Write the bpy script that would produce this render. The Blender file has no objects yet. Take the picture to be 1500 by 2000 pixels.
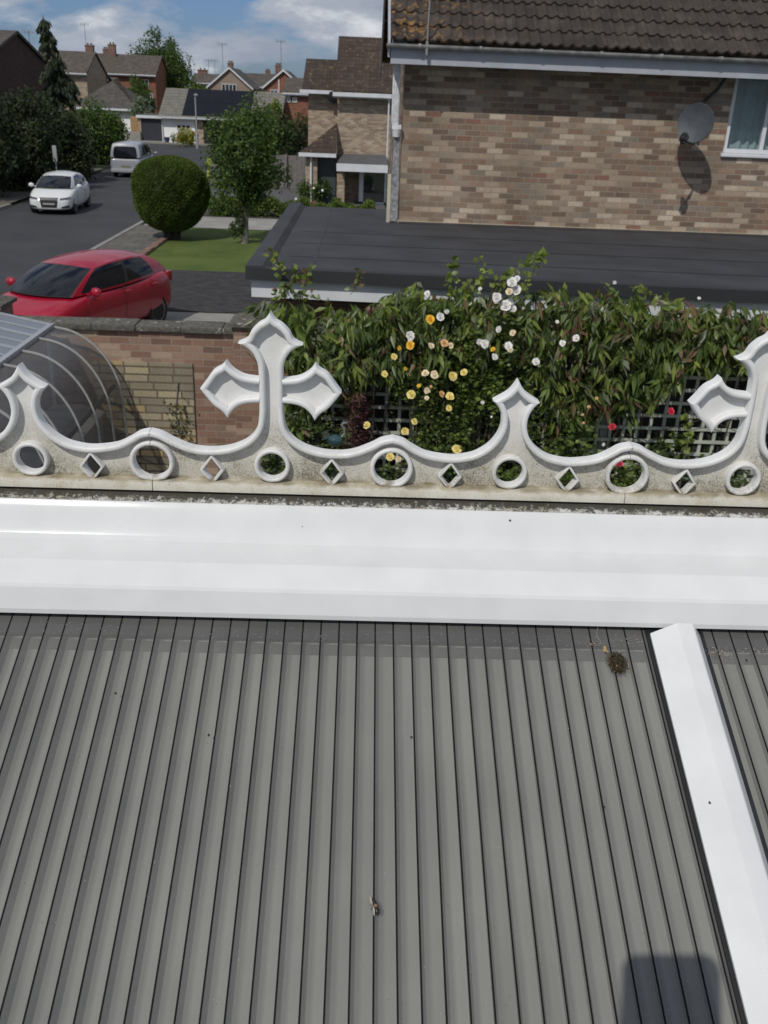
import bpy, bmesh, math, random
import numpy as np
from mathutils import Vector, Matrix
random.seed(7); RNG = np.random.default_rng(11)
R = math.radians
S = bpy.context.scene
COL = S.collection

# ------------------------------------------------------------------ camera
CAM_H = 4.2; PITCH = R(24.2); ROLL = R(2.35); YAW = R(1.97); FPX = 1800.0
_u = Vector((0, 0, 1)); _f0 = Vector((math.sin(YAW), math.cos(YAW), 0)); _r0 = Vector((math.cos(YAW), -math.sin(YAW), 0))
FW = _f0 * math.cos(PITCH) - _u * math.sin(PITCH)
_up = _f0 * math.sin(PITCH) + _u * math.cos(PITCH)
RT = _r0 * math.cos(ROLL) + _up * math.sin(ROLL)
UP = -_r0 * math.sin(ROLL) + _up * math.cos(ROLL)
CP = Vector((0, 0, CAM_H))
cd = bpy.data.cameras.new('camera'); cam = bpy.data.objects.new('camera', cd); COL.objects.link(cam)
cam.matrix_world = Matrix(((RT.x, UP.x, -FW.x, CP.x), (RT.y, UP.y, -FW.y, CP.y), (RT.z, UP.z, -FW.z, CP.z), (0, 0, 0, 1)))
cd.sensor_fit = 'VERTICAL'; cd.sensor_height = 36; cd.sensor_width = 27; cd.lens = FPX / 2000 * 36
cd.clip_start = 0.02; cd.clip_end = 3000
cd.dof.use_dof = True; cd.dof.focus_distance = 1.32; cd.dof.aperture_fstop = 17.0
S.camera = cam

def _ray(x, y): return FW + RT * ((x - 750) / FPX) + UP * ((1000 - y) / FPX)
def atY(x, y, Y): d = _ray(x, y); return CP + d * (Y / d.y)
def atZ(x, y, z): d = _ray(x, y); return CP + d * ((z - CAM_H) / d.z)

# ------------------------------------------------------------------ sun + sky
SUN = Vector((-0.41, -0.78, 1.0)).normalized()
sl = bpy.data.lights.new('sun', 'SUN'); sl.energy = 2.7; sl.angle = R(0.5); sl.color = (1.0, 0.955, 0.875)
so = bpy.data.objects.new('sun', sl); COL.objects.link(so)
so.rotation_euler = SUN.to_track_quat('Z', 'Y').to_euler()
W = bpy.data.worlds.new("World"); S.world = W; W.use_nodes = True
S.view_settings.view_transform = 'Standard'; S.view_settings.look = 'None'
S.view_settings.exposure = 0.0; S.view_settings.gamma = 1.0
S.cycles.use_denoising = True
S.cycles.max_bounces = 8; S.cycles.transparent_max_bounces = 24
S.cycles.sample_clamp_indirect = 6
nt = W.node_tree; N = nt.nodes; L = nt.links; N.clear()
def wn(t, **k):
    n = N.new(t)
    for a, b in k.items(): setattr(n, a, b)
    return n
sky = wn('ShaderNodeTexSky', sky_type='NISHITA'); sky.sun_disc = False
sky.sun_elevation = math.asin(SUN.z); sky.sun_rotation = R(210); sky.ozone_density = 2.5; sky.air_density = 1.0; sky.dust_density = 0.6
tc = wn('ShaderNodeTexCoord'); mp = wn('ShaderNodeMapping'); mp.inputs['Scale'].default_value = (5.2, 5.2, 14.0)
L.new(tc.outputs['Generated'], mp.inputs[0])
n1 = wn('ShaderNodeTexNoise'); n1.inputs['Scale'].default_value = 1.0; n1.inputs['Detail'].default_value = 7; n1.inputs['Roughness'].default_value = .55
mp.inputs['Location'].default_value = (2.1, 0.4, 0.75)
L.new(mp.outputs[0], n1.inputs['Vector'])
r1 = wn('ShaderNodeValToRGB'); r1.color_ramp.elements[0].position = .39; r1.color_ramp.elements[1].position = .47
L.new(n1.outputs['Fac'], r1.inputs[0])
n2 = wn('ShaderNodeTexNoise'); n2.inputs['Scale'].default_value = 2.1; n2.inputs['Detail'].default_value = 8; n2.inputs['Roughness'].default_value = .6
L.new(mp.outputs[0], n2.inputs['Vector'])
r2 = wn('ShaderNodeValToRGB')
r2.color_ramp.elements[0].position = .36; r2.color_ramp.elements[0].color = (3.5, 3.95, 4.9, 1)
r2.color_ramp.elements[1].position = .70; r2.color_ramp.elements[1].color = (8.3, 8.5, 8.8, 1)
e = r2.color_ramp.elements.new(.54); e.color = (4.6, 5.05, 5.9, 1)
L.new(n2.outputs['Fac'], r2.inputs[0])
tint = wn('ShaderNodeMix', data_type='RGBA', blend_type='MULTIPLY'); tint.inputs[0].default_value = 1
L.new(sky.outputs[0], tint.inputs[6]); tint.inputs[7].default_value = (.40, .52, .80, 1)
mx = wn('ShaderNodeMix', data_type='RGBA')
L.new(r1.outputs[0], mx.inputs[0]); L.new(tint.outputs[2], mx.inputs[6]); L.new(r2.outputs[0], mx.inputs[7])
bg = wn('ShaderNodeBackground'); bg.inputs[1].default_value = 0.085
wo = wn('ShaderNodeOutputWorld'); L.new(mx.outputs[2], bg.inputs[0]); L.new(bg.outputs[0], wo.inputs[0])

# ------------------------------------------------------------------ material helpers
class NT:
    def __init__(s, name):
        s.m = bpy.data.materials.new(name); s.m.use_nodes = True
        s.t = s.m.node_tree; s.t.nodes.clear()
        s.out = s.n('ShaderNodeOutputMaterial')
        s.p = s.n('ShaderNodeBsdfPrincipled'); s.l(s.p.outputs[0], s.out.inputs[0])
    def n(s, t, **k):
        x = s.t.nodes.new(t)
        for a, b in k.items(): setattr(x, a, b)
        return x
    def l(s, a, b): s.t.links.new(a, b)
    def math(s, op, a, b=None, c=None):
        x = s.n('ShaderNodeMath', operation=op)
        for i, v in enumerate((a, b, c)):
            if v is None: continue
            if isinstance(v, (int, float)): x.inputs[i].default_value = v
            else: s.l(v, x.inputs[i])
        return x.outputs[0]
    def mix(s, f, a, b, mode='MIX'):
        x = s.n('ShaderNodeMix', data_type='RGBA', blend_type=mode)
        for i, v in ((0, f), (6, a), (7, b)):
            if isinstance(v, (int, float)): x.inputs[i].default_value = v
            elif isinstance(v, tuple): x.inputs[i].default_value = v if len(v) == 4 else (*v, 1)
            else: s.l(v, x.inputs[i])
        return x.outputs[2]
    def coord(s, kind='Object', scale=None):
        c = s.n('ShaderNodeTexCoord').outputs[kind]
        if scale:
            m = s.n('ShaderNodeMapping'); m.inputs['Scale'].default_value = scale; s.l(c, m.inputs[0]); c = m.outputs[0]
        return c
    def noise(s, scale, detail=4, vec=None, rough=.55, out='Fac'):
        x = s.n('ShaderNodeTexNoise'); x.inputs['Scale'].default_value = scale; x.inputs['Detail'].default_value = detail
        x.inputs['Roughness'].default_value = rough
        s.l(vec if vec is not None else s.coord(), x.inputs['Vector']); return x.outputs[out]
    def ramp(s, f, stops, interp='LINEAR'):
        x = s.n('ShaderNodeValToRGB'); cr = x.color_ramp; cr.interpolation = interp
        cr.elements[0].position = stops[0][0]; cr.elements[0].color = (*stops[0][1], 1)
        cr.elements[1].position = stops[-1][0]; cr.elements[1].color = (*stops[-1][1], 1)
        for p, c in stops[1:-1]:
            e = cr.elements.new(p); e.color = (*c, 1)
        s.l(f, x.inputs[0]); return x.outputs[0]
    def bump(s, h, strength=.3, dist=.01):
        b = s.n('ShaderNodeBump'); b.inputs['Strength'].default_value = strength; b.inputs['Distance'].default_value = dist
        s.l(h, b.inputs['Height']); s.l(b.outputs[0], s.p.inputs['Normal'])
    def set(s, **k):
        for a, v in k.items():
            i = s.p.inputs[{'rough': 'Roughness', 'metal': 'Metallic', 'spec': 'Specular IOR Level', 'coat': 'Coat Weight', 'coatr': 'Coat Roughness', 'alpha': 'Alpha', 'trans': 'Transmission Weight'}[a]]
            if isinstance(v, (int, float)): i.default_value = v
            else: s.l(v, i)
    def col(s, c):
        if isinstance(c, tuple): s.p.inputs['Base Color'].default_value = (*c, 1)
        else: s.l(c, s.p.inputs['Base Color'])
    def xyz(s, vec=None):
        x = s.n('ShaderNodeSeparateXYZ'); s.l(vec if vec is not None else s.coord(), x.inputs[0]); return x.outputs

def v3(c, k): return tuple(min(1, max(0, x * k)) for x in c)
def mat(name, c, rough=.6, var=.15, scale=8, bump=0, bscale=60, metal=0, spec=.5, coat=0, coatr=.05, bdist=.004):
    t = NT(name)
    t.col(t.ramp(t.noise(scale, 6), [(.3, v3(c, 1 - var)), (.7, v3(c, 1 + var))]) if var else c)
    t.set(rough=rough, metal=metal, spec=spec, coat=coat, coatr=coatr)
    if bump: t.bump(t.noise(bscale, 4), bump, bdist)
    return t.m

def brick(name, palette, mortar, bw=.225, bh=.075, joint=.10, stain=.25, bump=.5, swap=False, jit=0.0):
    t = NT(name); o = t.xyz()
    u = t.math('ADD', o[0], o[1]); v = o[2]
    if swap: u, v = o[0], o[1]
    r = t.math('DIVIDE', v, bh); row = t.math('FLOOR', r); fr = t.math('FRACT', r)
    off = t.math('MULTIPLY', t.math('FLOORED_MODULO', row, 2.0), .5)
    if jit:
        wr = t.n('ShaderNodeTexWhiteNoise', noise_dimensions='1D'); t.l(row, wr.inputs['W'])
        off = t.math('MULTIPLY_ADD', wr.outputs[0], jit, off)
    c = t.math('ADD', t.math('DIVIDE', u, bw), off); cl = t.math('FLOOR', c); fc = t.math('FRACT', c)
    cb = t.n('ShaderNodeCombineXYZ'); t.l(cl, cb.inputs[0]); t.l(row, cb.inputs[1])
    wnn = t.n('ShaderNodeTexWhiteNoise', noise_dimensions='2D'); t.l(cb.outputs[0], wnn.inputs['Vector'])
    colr = t.ramp(wnn.outputs[0], palette, 'CONSTANT' if len(palette) > 3 else 'LINEAR')
    # mortar
    jx = joint * bh / bw
    dx = t.math('MINIMUM', fc, t.math('SUBTRACT', 1.0, fc)); dy = t.math('MINIMUM', fr, t.math('SUBTRACT', 1.0, fr))
    wob = t.math('MULTIPLY', t.math('SUBTRACT', t.noise(40, 3), .5), joint * .8)
    mx_ = t.math('LESS_THAN', t.math('ADD', dx, t.math('MULTIPLY', wob, .35)), jx * .62); my_ = t.math('LESS_THAN', t.math('ADD', dy, wob), joint * .62)
    m = t.math('MAXIMUM', mx_, my_)
    fine = t.noise(34, 6, rough=.7)
    colr = t.mix(.45, colr, t.ramp(fine, [(.25, (.25, .25, .25)), (.75, (1.0, 1.0, 1.0))]), 'MULTIPLY')
    colr = t.mix(m, colr, mortar)
    colr = t.mix(stain, colr, t.ramp(t.noise(1.3, 6), [(.3, (.45, .42, .38)), (.7, (1, 1, 1))]), 'MULTIPLY')
    t.col(colr); t.set(rough=.9, spec=.2)
    h = t.math('ADD', t.math('SUBTRACT', 1.0, m), t.math('MULTIPLY', fine, .5))
    t.bump(h, bump, .006)
    return t.m

def leaf(name, c, var=.35, trans=.35, rough=.45, scale=3):
    t = NT(name)
    colr = t.ramp(t.noise(scale, 3), [(.3, v3(c, 1 - var)), (.7, v3(c, 1 + var))])
    t.col(colr); t.set(rough=rough, spec=.35)
    tr = t.n('ShaderNodeBsdfTranslucent'); t.l(t.mix(1.0, colr, (1.3, 1.5, .6), 'MULTIPLY'), tr.inputs[0])
    ms = t.n('ShaderNodeMixShader'); ms.inputs[0].default_value = trans
    t.l(t.p.outputs[0], ms.inputs[1]); t.l(tr.outputs[0], ms.inputs[2]); t.l(ms.outputs[0], t.out.inputs[0])
    return t.m

def tiles(name, c1, c2, gauge=.3, roll=.3, bump=.7, lichen=0, axis='x'):
    """roof tiles: rows down the slope (by height), rolls across"""
    t = NT(name); o = t.xyz(); a, b = (o[0], o[1]) if axis == 'x' else (o[1], o[0])
    rr = t.math('DIVIDE', o[2], gauge * .5); row = t.math('FLOOR', rr); fr = t.math('FRACT', rr)
    cc = t.math('DIVIDE', a, roll); cl = t.math('FLOOR', cc); fc = t.math('FRACT', cc)
    cb = t.n('ShaderNodeCombineXYZ'); t.l(cl, cb.inputs[0]); t.l(row, cb.inputs[1])
    wnn = t.n('ShaderNodeTexWhiteNoise', noise_dimensions='2D'); t.l(cb.outputs[0], wnn.inputs['Vector'])
    colr = t.mix(wnn.outputs[0], c1, c2)
    edge = t.math('MAXIMUM', t.math('LESS_THAN', fr, .16), t.math('MULTIPLY', t.math('LESS_THAN', fc, .14), .7))
    colr = t.mix(t.math('MULTIPLY', edge, .55), colr, v3(c1, .35))
    colr = t.mix(.5, colr, t.ramp(t.noise(2.0, 7), [(.3, (.5, .5, .5)), (.72, (1.15, 1.12, 1.05))]), 'MULTIPLY')
    if lichen:
        colr = t.mix(t.ramp(t.noise(5, 8), [(.60, (0, 0, 0)), (.66, (lichen,) * 3)]), colr, (.26, .20, .10))
    t.col(colr); t.set(rough=.9, spec=.2)
    h = t.math('ADD', t.math('MULTIPLY', fr, -1.0), t.math('MULTIPLY', t.math('SINE', t.math('MULTIPLY', cc, 6.283)), .5))
    t.bump(h, bump, .03)
    return t.m

def glassy(name, c, rough=.03, spec=.8, coat=1.0):
    t = NT(name); t.col(c); t.set(rough=rough, spec=spec, coat=coat, coatr=.02); return t.m

def sheer(name, tintc, fac=.5, gloss=.12, rough=.25):
    """see-through sheet: transparent mixed with a diffuse film and a little gloss"""
    t = NT(name); tr = t.n('ShaderNodeBsdfTransparent'); tr.inputs[0].default_value = (*tintc, 1)
    t.set(rough=rough, spec=.5)
    ms = t.n('ShaderNodeMixShader'); ms.inputs[0].default_value = fac
    t.l(tr.outputs[0], ms.inputs[1]); t.l(t.p.outputs[0], ms.inputs[2]); t.l(ms.outputs[0], t.out.inputs[0])
    return t

# ------------------------------------------------------------------ mesh helpers
class MB:
    def __init__(s): s.v = []; s.f = []; s.m = []
    def add(s, vs, fs, m=0):
        b = len(s.v); s.v += [tuple(v) for v in vs]; s.f += [tuple(b + i for i in f) for f in fs]; s.m += [m] * len(fs)
    def box(s, x0, x1, y0, y1, z0, z1, m=0):
        s.add([(x0, y0, z0), (x1, y0, z0), (x1, y1, z0), (x0, y1, z0), (x0, y0, z1), (x1, y0, z1), (x1, y1, z1), (x0, y1, z1)],
              [(0, 3, 2, 1), (4, 5, 6, 7), (0, 1, 5, 4), (1, 2, 6, 5), (2, 3, 7, 6), (3, 0, 4, 7)], m)
    def prism(s, pts, axis, a, b, m=0):
        """pts: 2D polygon, extruded along axis ('x': pts=(y,z), 'y': pts=(x,z), 'z': pts=(x,y)) from a to b"""
        n = len(pts)
        def w(p, t): return {'x': (t, p[0], p[1]), 'y': (p[0], t, p[1]), 'z': (p[0], p[1], t)}[axis]
        vs = [w(p, a) for p in pts] + [w(p, b) for p in pts]
        s.add(vs, [tuple(range(n)), tuple(range(2 * n - 1, n - 1, -1))] + [(i, i + n, (i + 1) % n + n, (i + 1) % n) for i in range(n)], m)
    def strip(s, pts, axis, a, b, m=0, n=1):
        """open profile extruded (a sheet)"""
        k = len(pts)
        def w(p, t): return {'x': (t, p[0], p[1]), 'y': (p[0], t, p[1])}[axis]
        vs = []
        for j in range(n + 1): vs += [w(p, a + (b - a) * j / n) for p in pts]
        s.add(vs, [(j * k + i, j * k + i + 1, (j + 1) * k + i + 1, (j + 1) * k + i) for j in range(n) for i in range(k - 1)], m)
    def tube(s, path, r, seg=8, m=0, cap=True, closed=False):
        P = [Vector(p) for p in path]; n = len(P); rr = r if isinstance(r, (list, tuple)) else [r] * n
        vs = []; prev = None
        for i in range(n):
            d = (P[(i + 1) % n if closed else min(i + 1, n - 1)] - P[(i - 1) % n if closed else max(i - 1, 0)]).normalized()
            a = prev if prev is not None else (Vector((0, 0, 1)) if abs(d.z) < .9 else Vector((1, 0, 0)))
            a = (a - d * a.dot(d)).normalized(); prev = a; b = d.cross(a)
            vs += [P[i] + (a * math.cos(2 * math.pi * k / seg) + b * math.sin(2 * math.pi * k / seg)) * rr[i] for k in range(seg)]
        fs = []
        for i in range(n if closed else n - 1):
            j = (i + 1) % n
            fs += [(i * seg + k, i * seg + (k + 1) % seg, j * seg + (k + 1) % seg, j * seg + k) for k in range(seg)]
        if cap and not closed: fs += [tuple(range(seg - 1, -1, -1)), tuple(range((n - 1) * seg, n * seg))]
        s.add(vs, fs, m)
    def lathe(s, prof, c, axis='z', seg=20, m=0, cap=True):
        """prof: (r, t) along axis"""
        vs = []
        for r, t in prof:
            for k in range(seg):
                a = 2 * math.pi * k / seg; x, y = r * math.cos(a), r * math.sin(a)
                p = {'z': (x, y, t), 'y': (x, t, y), 'x': (t, x, y)}[axis]
                vs.append((c[0] + p[0], c[1] + p[1], c[2] + p[2]))
        fs = [(i * seg + k, i * seg + (k + 1) % seg, (i + 1) * seg + (k + 1) % seg, (i + 1) * seg + k) for i in range(len(prof) - 1) for k in range(seg)]
        if cap: fs += [tuple(range(seg - 1, -1, -1)), tuple(range((len(prof) - 1) * seg, len(prof) * seg))]
        s.add(vs, fs, m)
    def blob(s, c, r, m=0, seg=10, rings=6, jit=0.0):
        rx, ry, rz = r if isinstance(r, (tuple, list)) else (r, r, r)
        vs = [(c[0], c[1], c[2] + rz)]
        for i in range(1, rings):
            a = math.pi * i / rings
            for k in range(seg):
                b = 2 * math.pi * k / seg; j = 1 + random.uniform(-jit, jit)
                vs.append((c[0] + rx * j * math.sin(a) * math.cos(b), c[1] + ry * j * math.sin(a) * math.sin(b), c[2] + rz * j * math.cos(a)))
        vs.append((c[0], c[1], c[2] - rz)); e = len(vs) - 1
        fs = [(0, 1 + k, 1 + (k + 1) % seg) for k in range(seg)]
        for i in range(rings - 2):
            fs += [(1 + i * seg + k, 1 + (i + 1) * seg + k, 1 + (i + 1) * seg + (k + 1) % seg, 1 + i * seg + (k + 1) % seg) for k in range(seg)]
        b0 = 1 + (rings - 2) * seg
        fs += [(b0 + k, e, b0 + (k + 1) % seg) for k in range(seg)]
        s.add(vs, fs, m)
    def grid(s, P, m=0):
        """P: rows of points"""
        r, c = len(P), len(P[0])
        s.add([p for row in P for p in row], [(i * c + j, i * c + j + 1, (i + 1) * c + j + 1, (i + 1) * c + j) for i in range(r - 1) for j in range(c - 1)], m)
    def build(s, name, mats, parent=None, smooth=False, world=True, recalc=True, bevel=0, angle=40):
        me = bpy.data.meshes.new(name)
        off = Vector(parent['_o']) if (parent is not None and world) else Vector((0, 0, 0))
        me.from_pydata([(v[0] - off.x, v[1] - off.y, v[2] - off.z) for v in s.v], [], s.f)
        for mm in (mats if isinstance(mats, (list, tuple)) else [mats]): me.materials.append(mm)
        me.polygons.foreach_set('material_index', s.m)
        if recalc or bevel:
            b = bmesh.new(); b.from_mesh(me)
            if recalc: bmesh.ops.recalc_face_normals(b, faces=b.faces)
            if bevel:
                ed = [e for e in b.edges if len(e.link_faces) == 2 and e.calc_face_angle(0) > .5]
                bmesh.ops.bevel(b, geom=ed, offset=bevel, segments=2, affect='EDGES', profile=.6, clamp_overlap=True)
            b.to_mesh(me); b.free()
        if smooth or bevel:
            me.polygons.foreach_set('use_smooth', [True] * len(me.polygons))
            me.set_sharp_from_angle(angle=R(angle))
        o = bpy.data.objects.new(name, me); COL.objects.link(o)
        if parent is not None: o.parent = parent
        o['_o'] = tuple(off)
        return o

def thing(name, label, cat, loc=(0, 0, 0), rot=0, group=None):
    o = bpy.data.objects.new(name, None); COL.objects.link(o); o.empty_display_size = .1
    o.location = loc; o.rotation_euler = (0, 0, rot); o['label'] = label; o['category'] = cat; o['_o'] = tuple(loc)
    if group: o['group'] = group
    return o
def tag(o, label, cat, group=None, kind=None):
    o['label'] = label; o['category'] = cat
    if group: o['group'] = group
    if kind: o['kind'] = kind
    return o
def struct(o, label, cat):
    o['kind'] = 'structure'; o['label'] = label; o['category'] = cat; return o
def copy_tree(o, parent=None):
    c = o.copy(); COL.objects.link(c); c.parent = parent
    for ch in list(o.children): copy_tree(ch, c)
    return c

# leaf clouds -------------------------------------------------------
def leafmesh(name, base, d, length, width, mats, midx, parent=None, fold=.25, droop=0.0, quad=False):
    """base (N,3), d (N,3) unit directions; one mesh of N leaves"""
    base = np.asarray(base, float); N_ = len(base); d = d / np.linalg.norm(d, axis=1, keepdims=True)
    rnd = RNG.normal(size=(N_, 3)); s = np.cross(d, rnd); s /= np.linalg.norm(s, axis=1, keepdims=True) + 1e-9
    nrm = np.cross(s, d)
    flip = np.where(nrm[:, 2:] < 0, -1., 1.); nrm = nrm * flip
    Lh = np.broadcast_to(length, (N_,))[:, None]; Wd = np.broadcast_to(width, (N_,))[:, None]
    off = np.array(parent['_o'] if parent is not None and '_o' in parent else (0, 0, 0))
    tip = base + d * Lh - np.array([0, 0, 1.]) * droop * Lh
    if quad:
        l = base + d * Lh * .5 + s * Wd * .5; r = base + d * Lh * .5 - s * Wd * .5
        V = np.stack([base, l, tip, r], 1).reshape(-1, 3) - off
        nv = 4; F = np.arange(N_)[:, None] * 4 + np.array([0, 1, 2, 3]); F = F.reshape(-1); per = 4; nf = N_; rep = 1
    else:
        c = base + d * Lh * .5 - nrm * Wd * fold * .5 ; l = base + d * Lh * .42 + s * Wd * .5; r = base + d * Lh * .42 - s * Wd * .5
        V = np.stack([base, l, c, r, tip], 1).reshape(-1, 3) - off
        pat = np.array([0, 2, 1, 0, 3, 2, 1, 2, 4, 2, 3, 4]); F = (np.arange(N_)[:, None] * 5 + pat).reshape(-1); per = 3; nf = N_ * 4; rep = 4
    me = bpy.data.meshes.new(name)
    me.vertices.add(len(V)); me.vertices.foreach_set('co', V.astype(np.float32).reshape(-1))
    me.loops.add(len(F)); me.loops.foreach_set('vertex_index', F.astype(np.int32))
    me.polygons.add(nf); me.polygons.foreach_set('loop_start', (np.arange(nf) * per).astype(np.int32))
    for m in mats: me.materials.append(m)
    me.polygons.foreach_set('material_index', np.repeat(np.asarray(midx), rep).astype(np.int32))
    me.update(calc_edges=True); me.validate()
    o = bpy.data.objects.new(name, me); COL.objects.link(o)
    if parent is not None: o.parent = parent
    o['_o'] = tuple(float(q) for q in off)
    return o
def rdir(n, zb=0.0):
    v = RNG.normal(size=(n, 3)); v[:, 2] += zb; return v / np.linalg.norm(v, axis=1, keepdims=True)
def crown_pts(c, rad, n, clumps=60, cs=.28, shell=.6, flat=1.0):
    """points in an uneven crown: leaf clumps spread in an ellipsoid shell"""
    c = np.array(c); rad = np.array(rad)
    cd_ = rdir(clumps); rr = (shell + (1 - shell) * RNG.random(clumps))[:, None]
    cc = cd_ * rr * (0.82 + .3 * RNG.random((clumps, 1)))
    idx = RNG.integers(0, clumps, n); sz = cs * (.6 + .8 * RNG.random(clumps))
    g = rdir(n) * (RNG.random((n, 1)) ** .45) * sz[idx][:, None]; g[:, 2] *= flat
    return c + (cc[idx] + g) * rad


# ================================================================== FOREGROUND: conservatory roof
M_pvc = NT('white_upvc'); 
_zz = M_pvc.n('ShaderNodeMapRange'); M_pvc.l(M_pvc.xyz()[2], _zz.inputs[0]); _zz.inputs[1].default_value = 3.62; _zz.inputs[2].default_value = 3.68; _zz.inputs[4].default_value = .045
M_pvc.col(M_pvc.mix(M_pvc.ramp(M_pvc.math('ADD', M_pvc.noise(420, 3, rough=.6), _zz.outputs[0]), [(.745, (0, 0, 0)), (.77, (.85, .85, .85))]), M_pvc.ramp(M_pvc.noise(14, 6), [(.3, (.625, .632, .635)), (.7, (.685, .692, .695))]), (.16, .14, .12)))
M_pvc.bump(M_pvc.noise(220, 3), .05, .0006); M_pvc.set(rough=.13, spec=.22); M_pvc = M_pvc.m
def dirty_white(name, z0, hgt, ledge=False, amt=1.0, tone=None):
    t = NT(name); o = t.xyz()
    v = t.math('DIVIDE', t.math('SUBTRACT', o[2], z0), hgt)
    low = t.math('SUBTRACT', 1.0, v); low = t.math('MAXIMUM', t.math('MINIMUM', low, 1.0), 0.0)
    base = t.ramp(t.noise(25, 6), [(.3, (.66, .66, .655)), (.7, (.74, .745, .75))]) if tone is None else t.mix(t.math('MULTIPLY', low, 1.0), t.ramp(t.noise(25, 6), [(.3, (.65, .65, .64)), (.7, (.735, .735, .735))]), t.ramp(t.noise(18, 6), [(.3, v3(tone, .82)), (.7, tone)]))
    patchy = t.ramp(t.noise(13, 5, rough=.6), [(.36, (0, 0, 0)), (.62, (1, 1, 1))])
    g1 = t.math('MULTIPLY', t.ramp(t.noise(60, 7, rough=.75), [(.34, (0, 0, 0)), (.66, (1, 1, 1))]), t.math('ADD', t.math('MULTIPLY', t.math('MULTIPLY', low, .95), t.math('MULTIPLY_ADD', patchy, .6, .45)), .06 * amt)); g1 = t.math('MULTIPLY', g1, amt)
    c = t.mix(t.math('MULTIPLY', g1, 1.0), base, (.40, .365, .27))
    fine = t.math('ADD', t.noise(700, 6, rough=.8), -.018 * (1 if amt > .8 else 3.2)); thr = t.math('ADD', t.math('MULTIPLY', t.math('MULTIPLY', low, t.math('MULTIPLY_ADD', patchy, .6, .4)), .15), t.math('MULTIPLY', patchy, .04))
    c = t.mix(t.ramp(t.math('ADD', fine, thr), [(.615, (0, 0, 0)), (.68, (.85, .85, .85))]), c, (.15, .13, .09))
    c = t.mix(t.ramp(t.math('ADD', t.math('ADD', t.noise(420, 6, rough=.75), -.006 * (1 if amt > .8 else 4)), t.math('MULTIPLY', thr, .6)), [(.645, (0, 0, 0)), (.69, (.9, .9, .9))]), c, (.06, .052, .035))
    if not ledge:
        line = t.math('ADD', t.math('ABSOLUTE', t.math('SUBTRACT', o[2], z0 + .0015)), t.math('MULTIPLY', t.math('SUBTRACT', t.noise(55, 5), .5), .012))
        c = t.mix(t.ramp(line, [(.0009, (.85, .85, .85)), (.0024, (0, 0, 0))]), c, (.13, .095, .035))
        c = t.mix(t.ramp(t.math('ADD', t.math('SUBTRACT', o[2], z0), t.math('MULTIPLY', t.math('SUBTRACT', t.noise(20, 4), .5), .02)), [(-.004, (.5, .5, .5)), (.005, (0, 0, 0))]), c, (.60, .55, .42))
    else:
        b = t.math('ADD', t.math('SUBTRACT', 3.6862, o[2]), t.math('MULTIPLY', t.math('SUBTRACT', t.noise(120, 8, rough=.8), .5), .034))
        c = t.mix(t.ramp(b, [(.0040, (.96, .96, .96)), (.0048, (0, 0, 0))]), c, (.035, .032, .022))
        c = t.mix(t.ramp(t.noise(200, 6, rough=.7), [(.60, (0, 0, 0)), (.66, (.5, .5, .5))]), c, (.22, .20, .09))
    t.col(c); t.set(rough=.42, spec=.4); t.bump(t.noise(300, 5), .15, .001)
    return t.m
M_crest = dirty_white('weathered_crest', 3.7036, .09, amt=.75)
M_plate_ = dirty_white('grimy_plate', 3.7036, .12, amt=1.0, tone=(.64, .615, .545))
M_ledge = dirty_white('grimy_ledge', 3.676, .03, True)
M_gasket = mat('black_rubber', (.012, .012, .014), .5, .2, 30)
AL = R(21.6); CA, SA = math.cos(AL), math.sin(AL)
def rf(x, s, h): return (x, 1.06 - s * CA - h * SA, 3.56 - s * SA + h * CA)

cons = thing('conservatory', 'white framed conservatory roof of grey fluted polycarbonate topped by an ornate cresting', 'conservatory', (0, 1.195, 0))
# ridge cap ---------------------------------------------------------
half = [(1.060, 3.566), (1.052, 3.5685), (1.052, 3.575), (1.0535, 3.580), (1.0605, 3.603), (1.063, 3.607), (1.090, 3.6253), (1.094, 3.627), (1.110, 3.6288), (1.128, 3.6316), (1.140, 3.6345), (1.147, 3.6390), (1.152, 3.6455), (1.1565, 3.6535), (1.161, 3.6620), (1.1655, 3.6695), (1.169, 3.6745), (1.1725, 3.6785)]
prof = half + [(2 * 1.195 - y, z) for y, z in reversed(half)]
b = MB(); b.prism(prof, 'x', -2.1, 2.3); b.build('ridge_cap', M_pvc, cons, smooth=True, angle=13)
b = MB(); b.prism([(1.1733, 3.672), (1.1733, 3.6795), (1.1765, 3.6808), (1.1900, 3.6885), (1.1900, 3.672)], 'x', -2.1, 2.3)
b.prism([(1.2167, 3.672), (1.2167, 3.6795), (1.2135, 3.6808), (1.2000, 3.6885), (1.2000, 3.672)], 'x', -2.1, 2.3)
b.build('ridge_ledge', M_ledge, cons, smooth=True, angle=30)
b = MB(); b.box(-2.1, 2.3, 1.188, 1.202, 3.68, 3.6915); b.box(-2.1, 2.3, 1.1722, 1.1736, 3.670, 3.6782); b.build('ridge_seal', M_gasket, cons)

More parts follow.
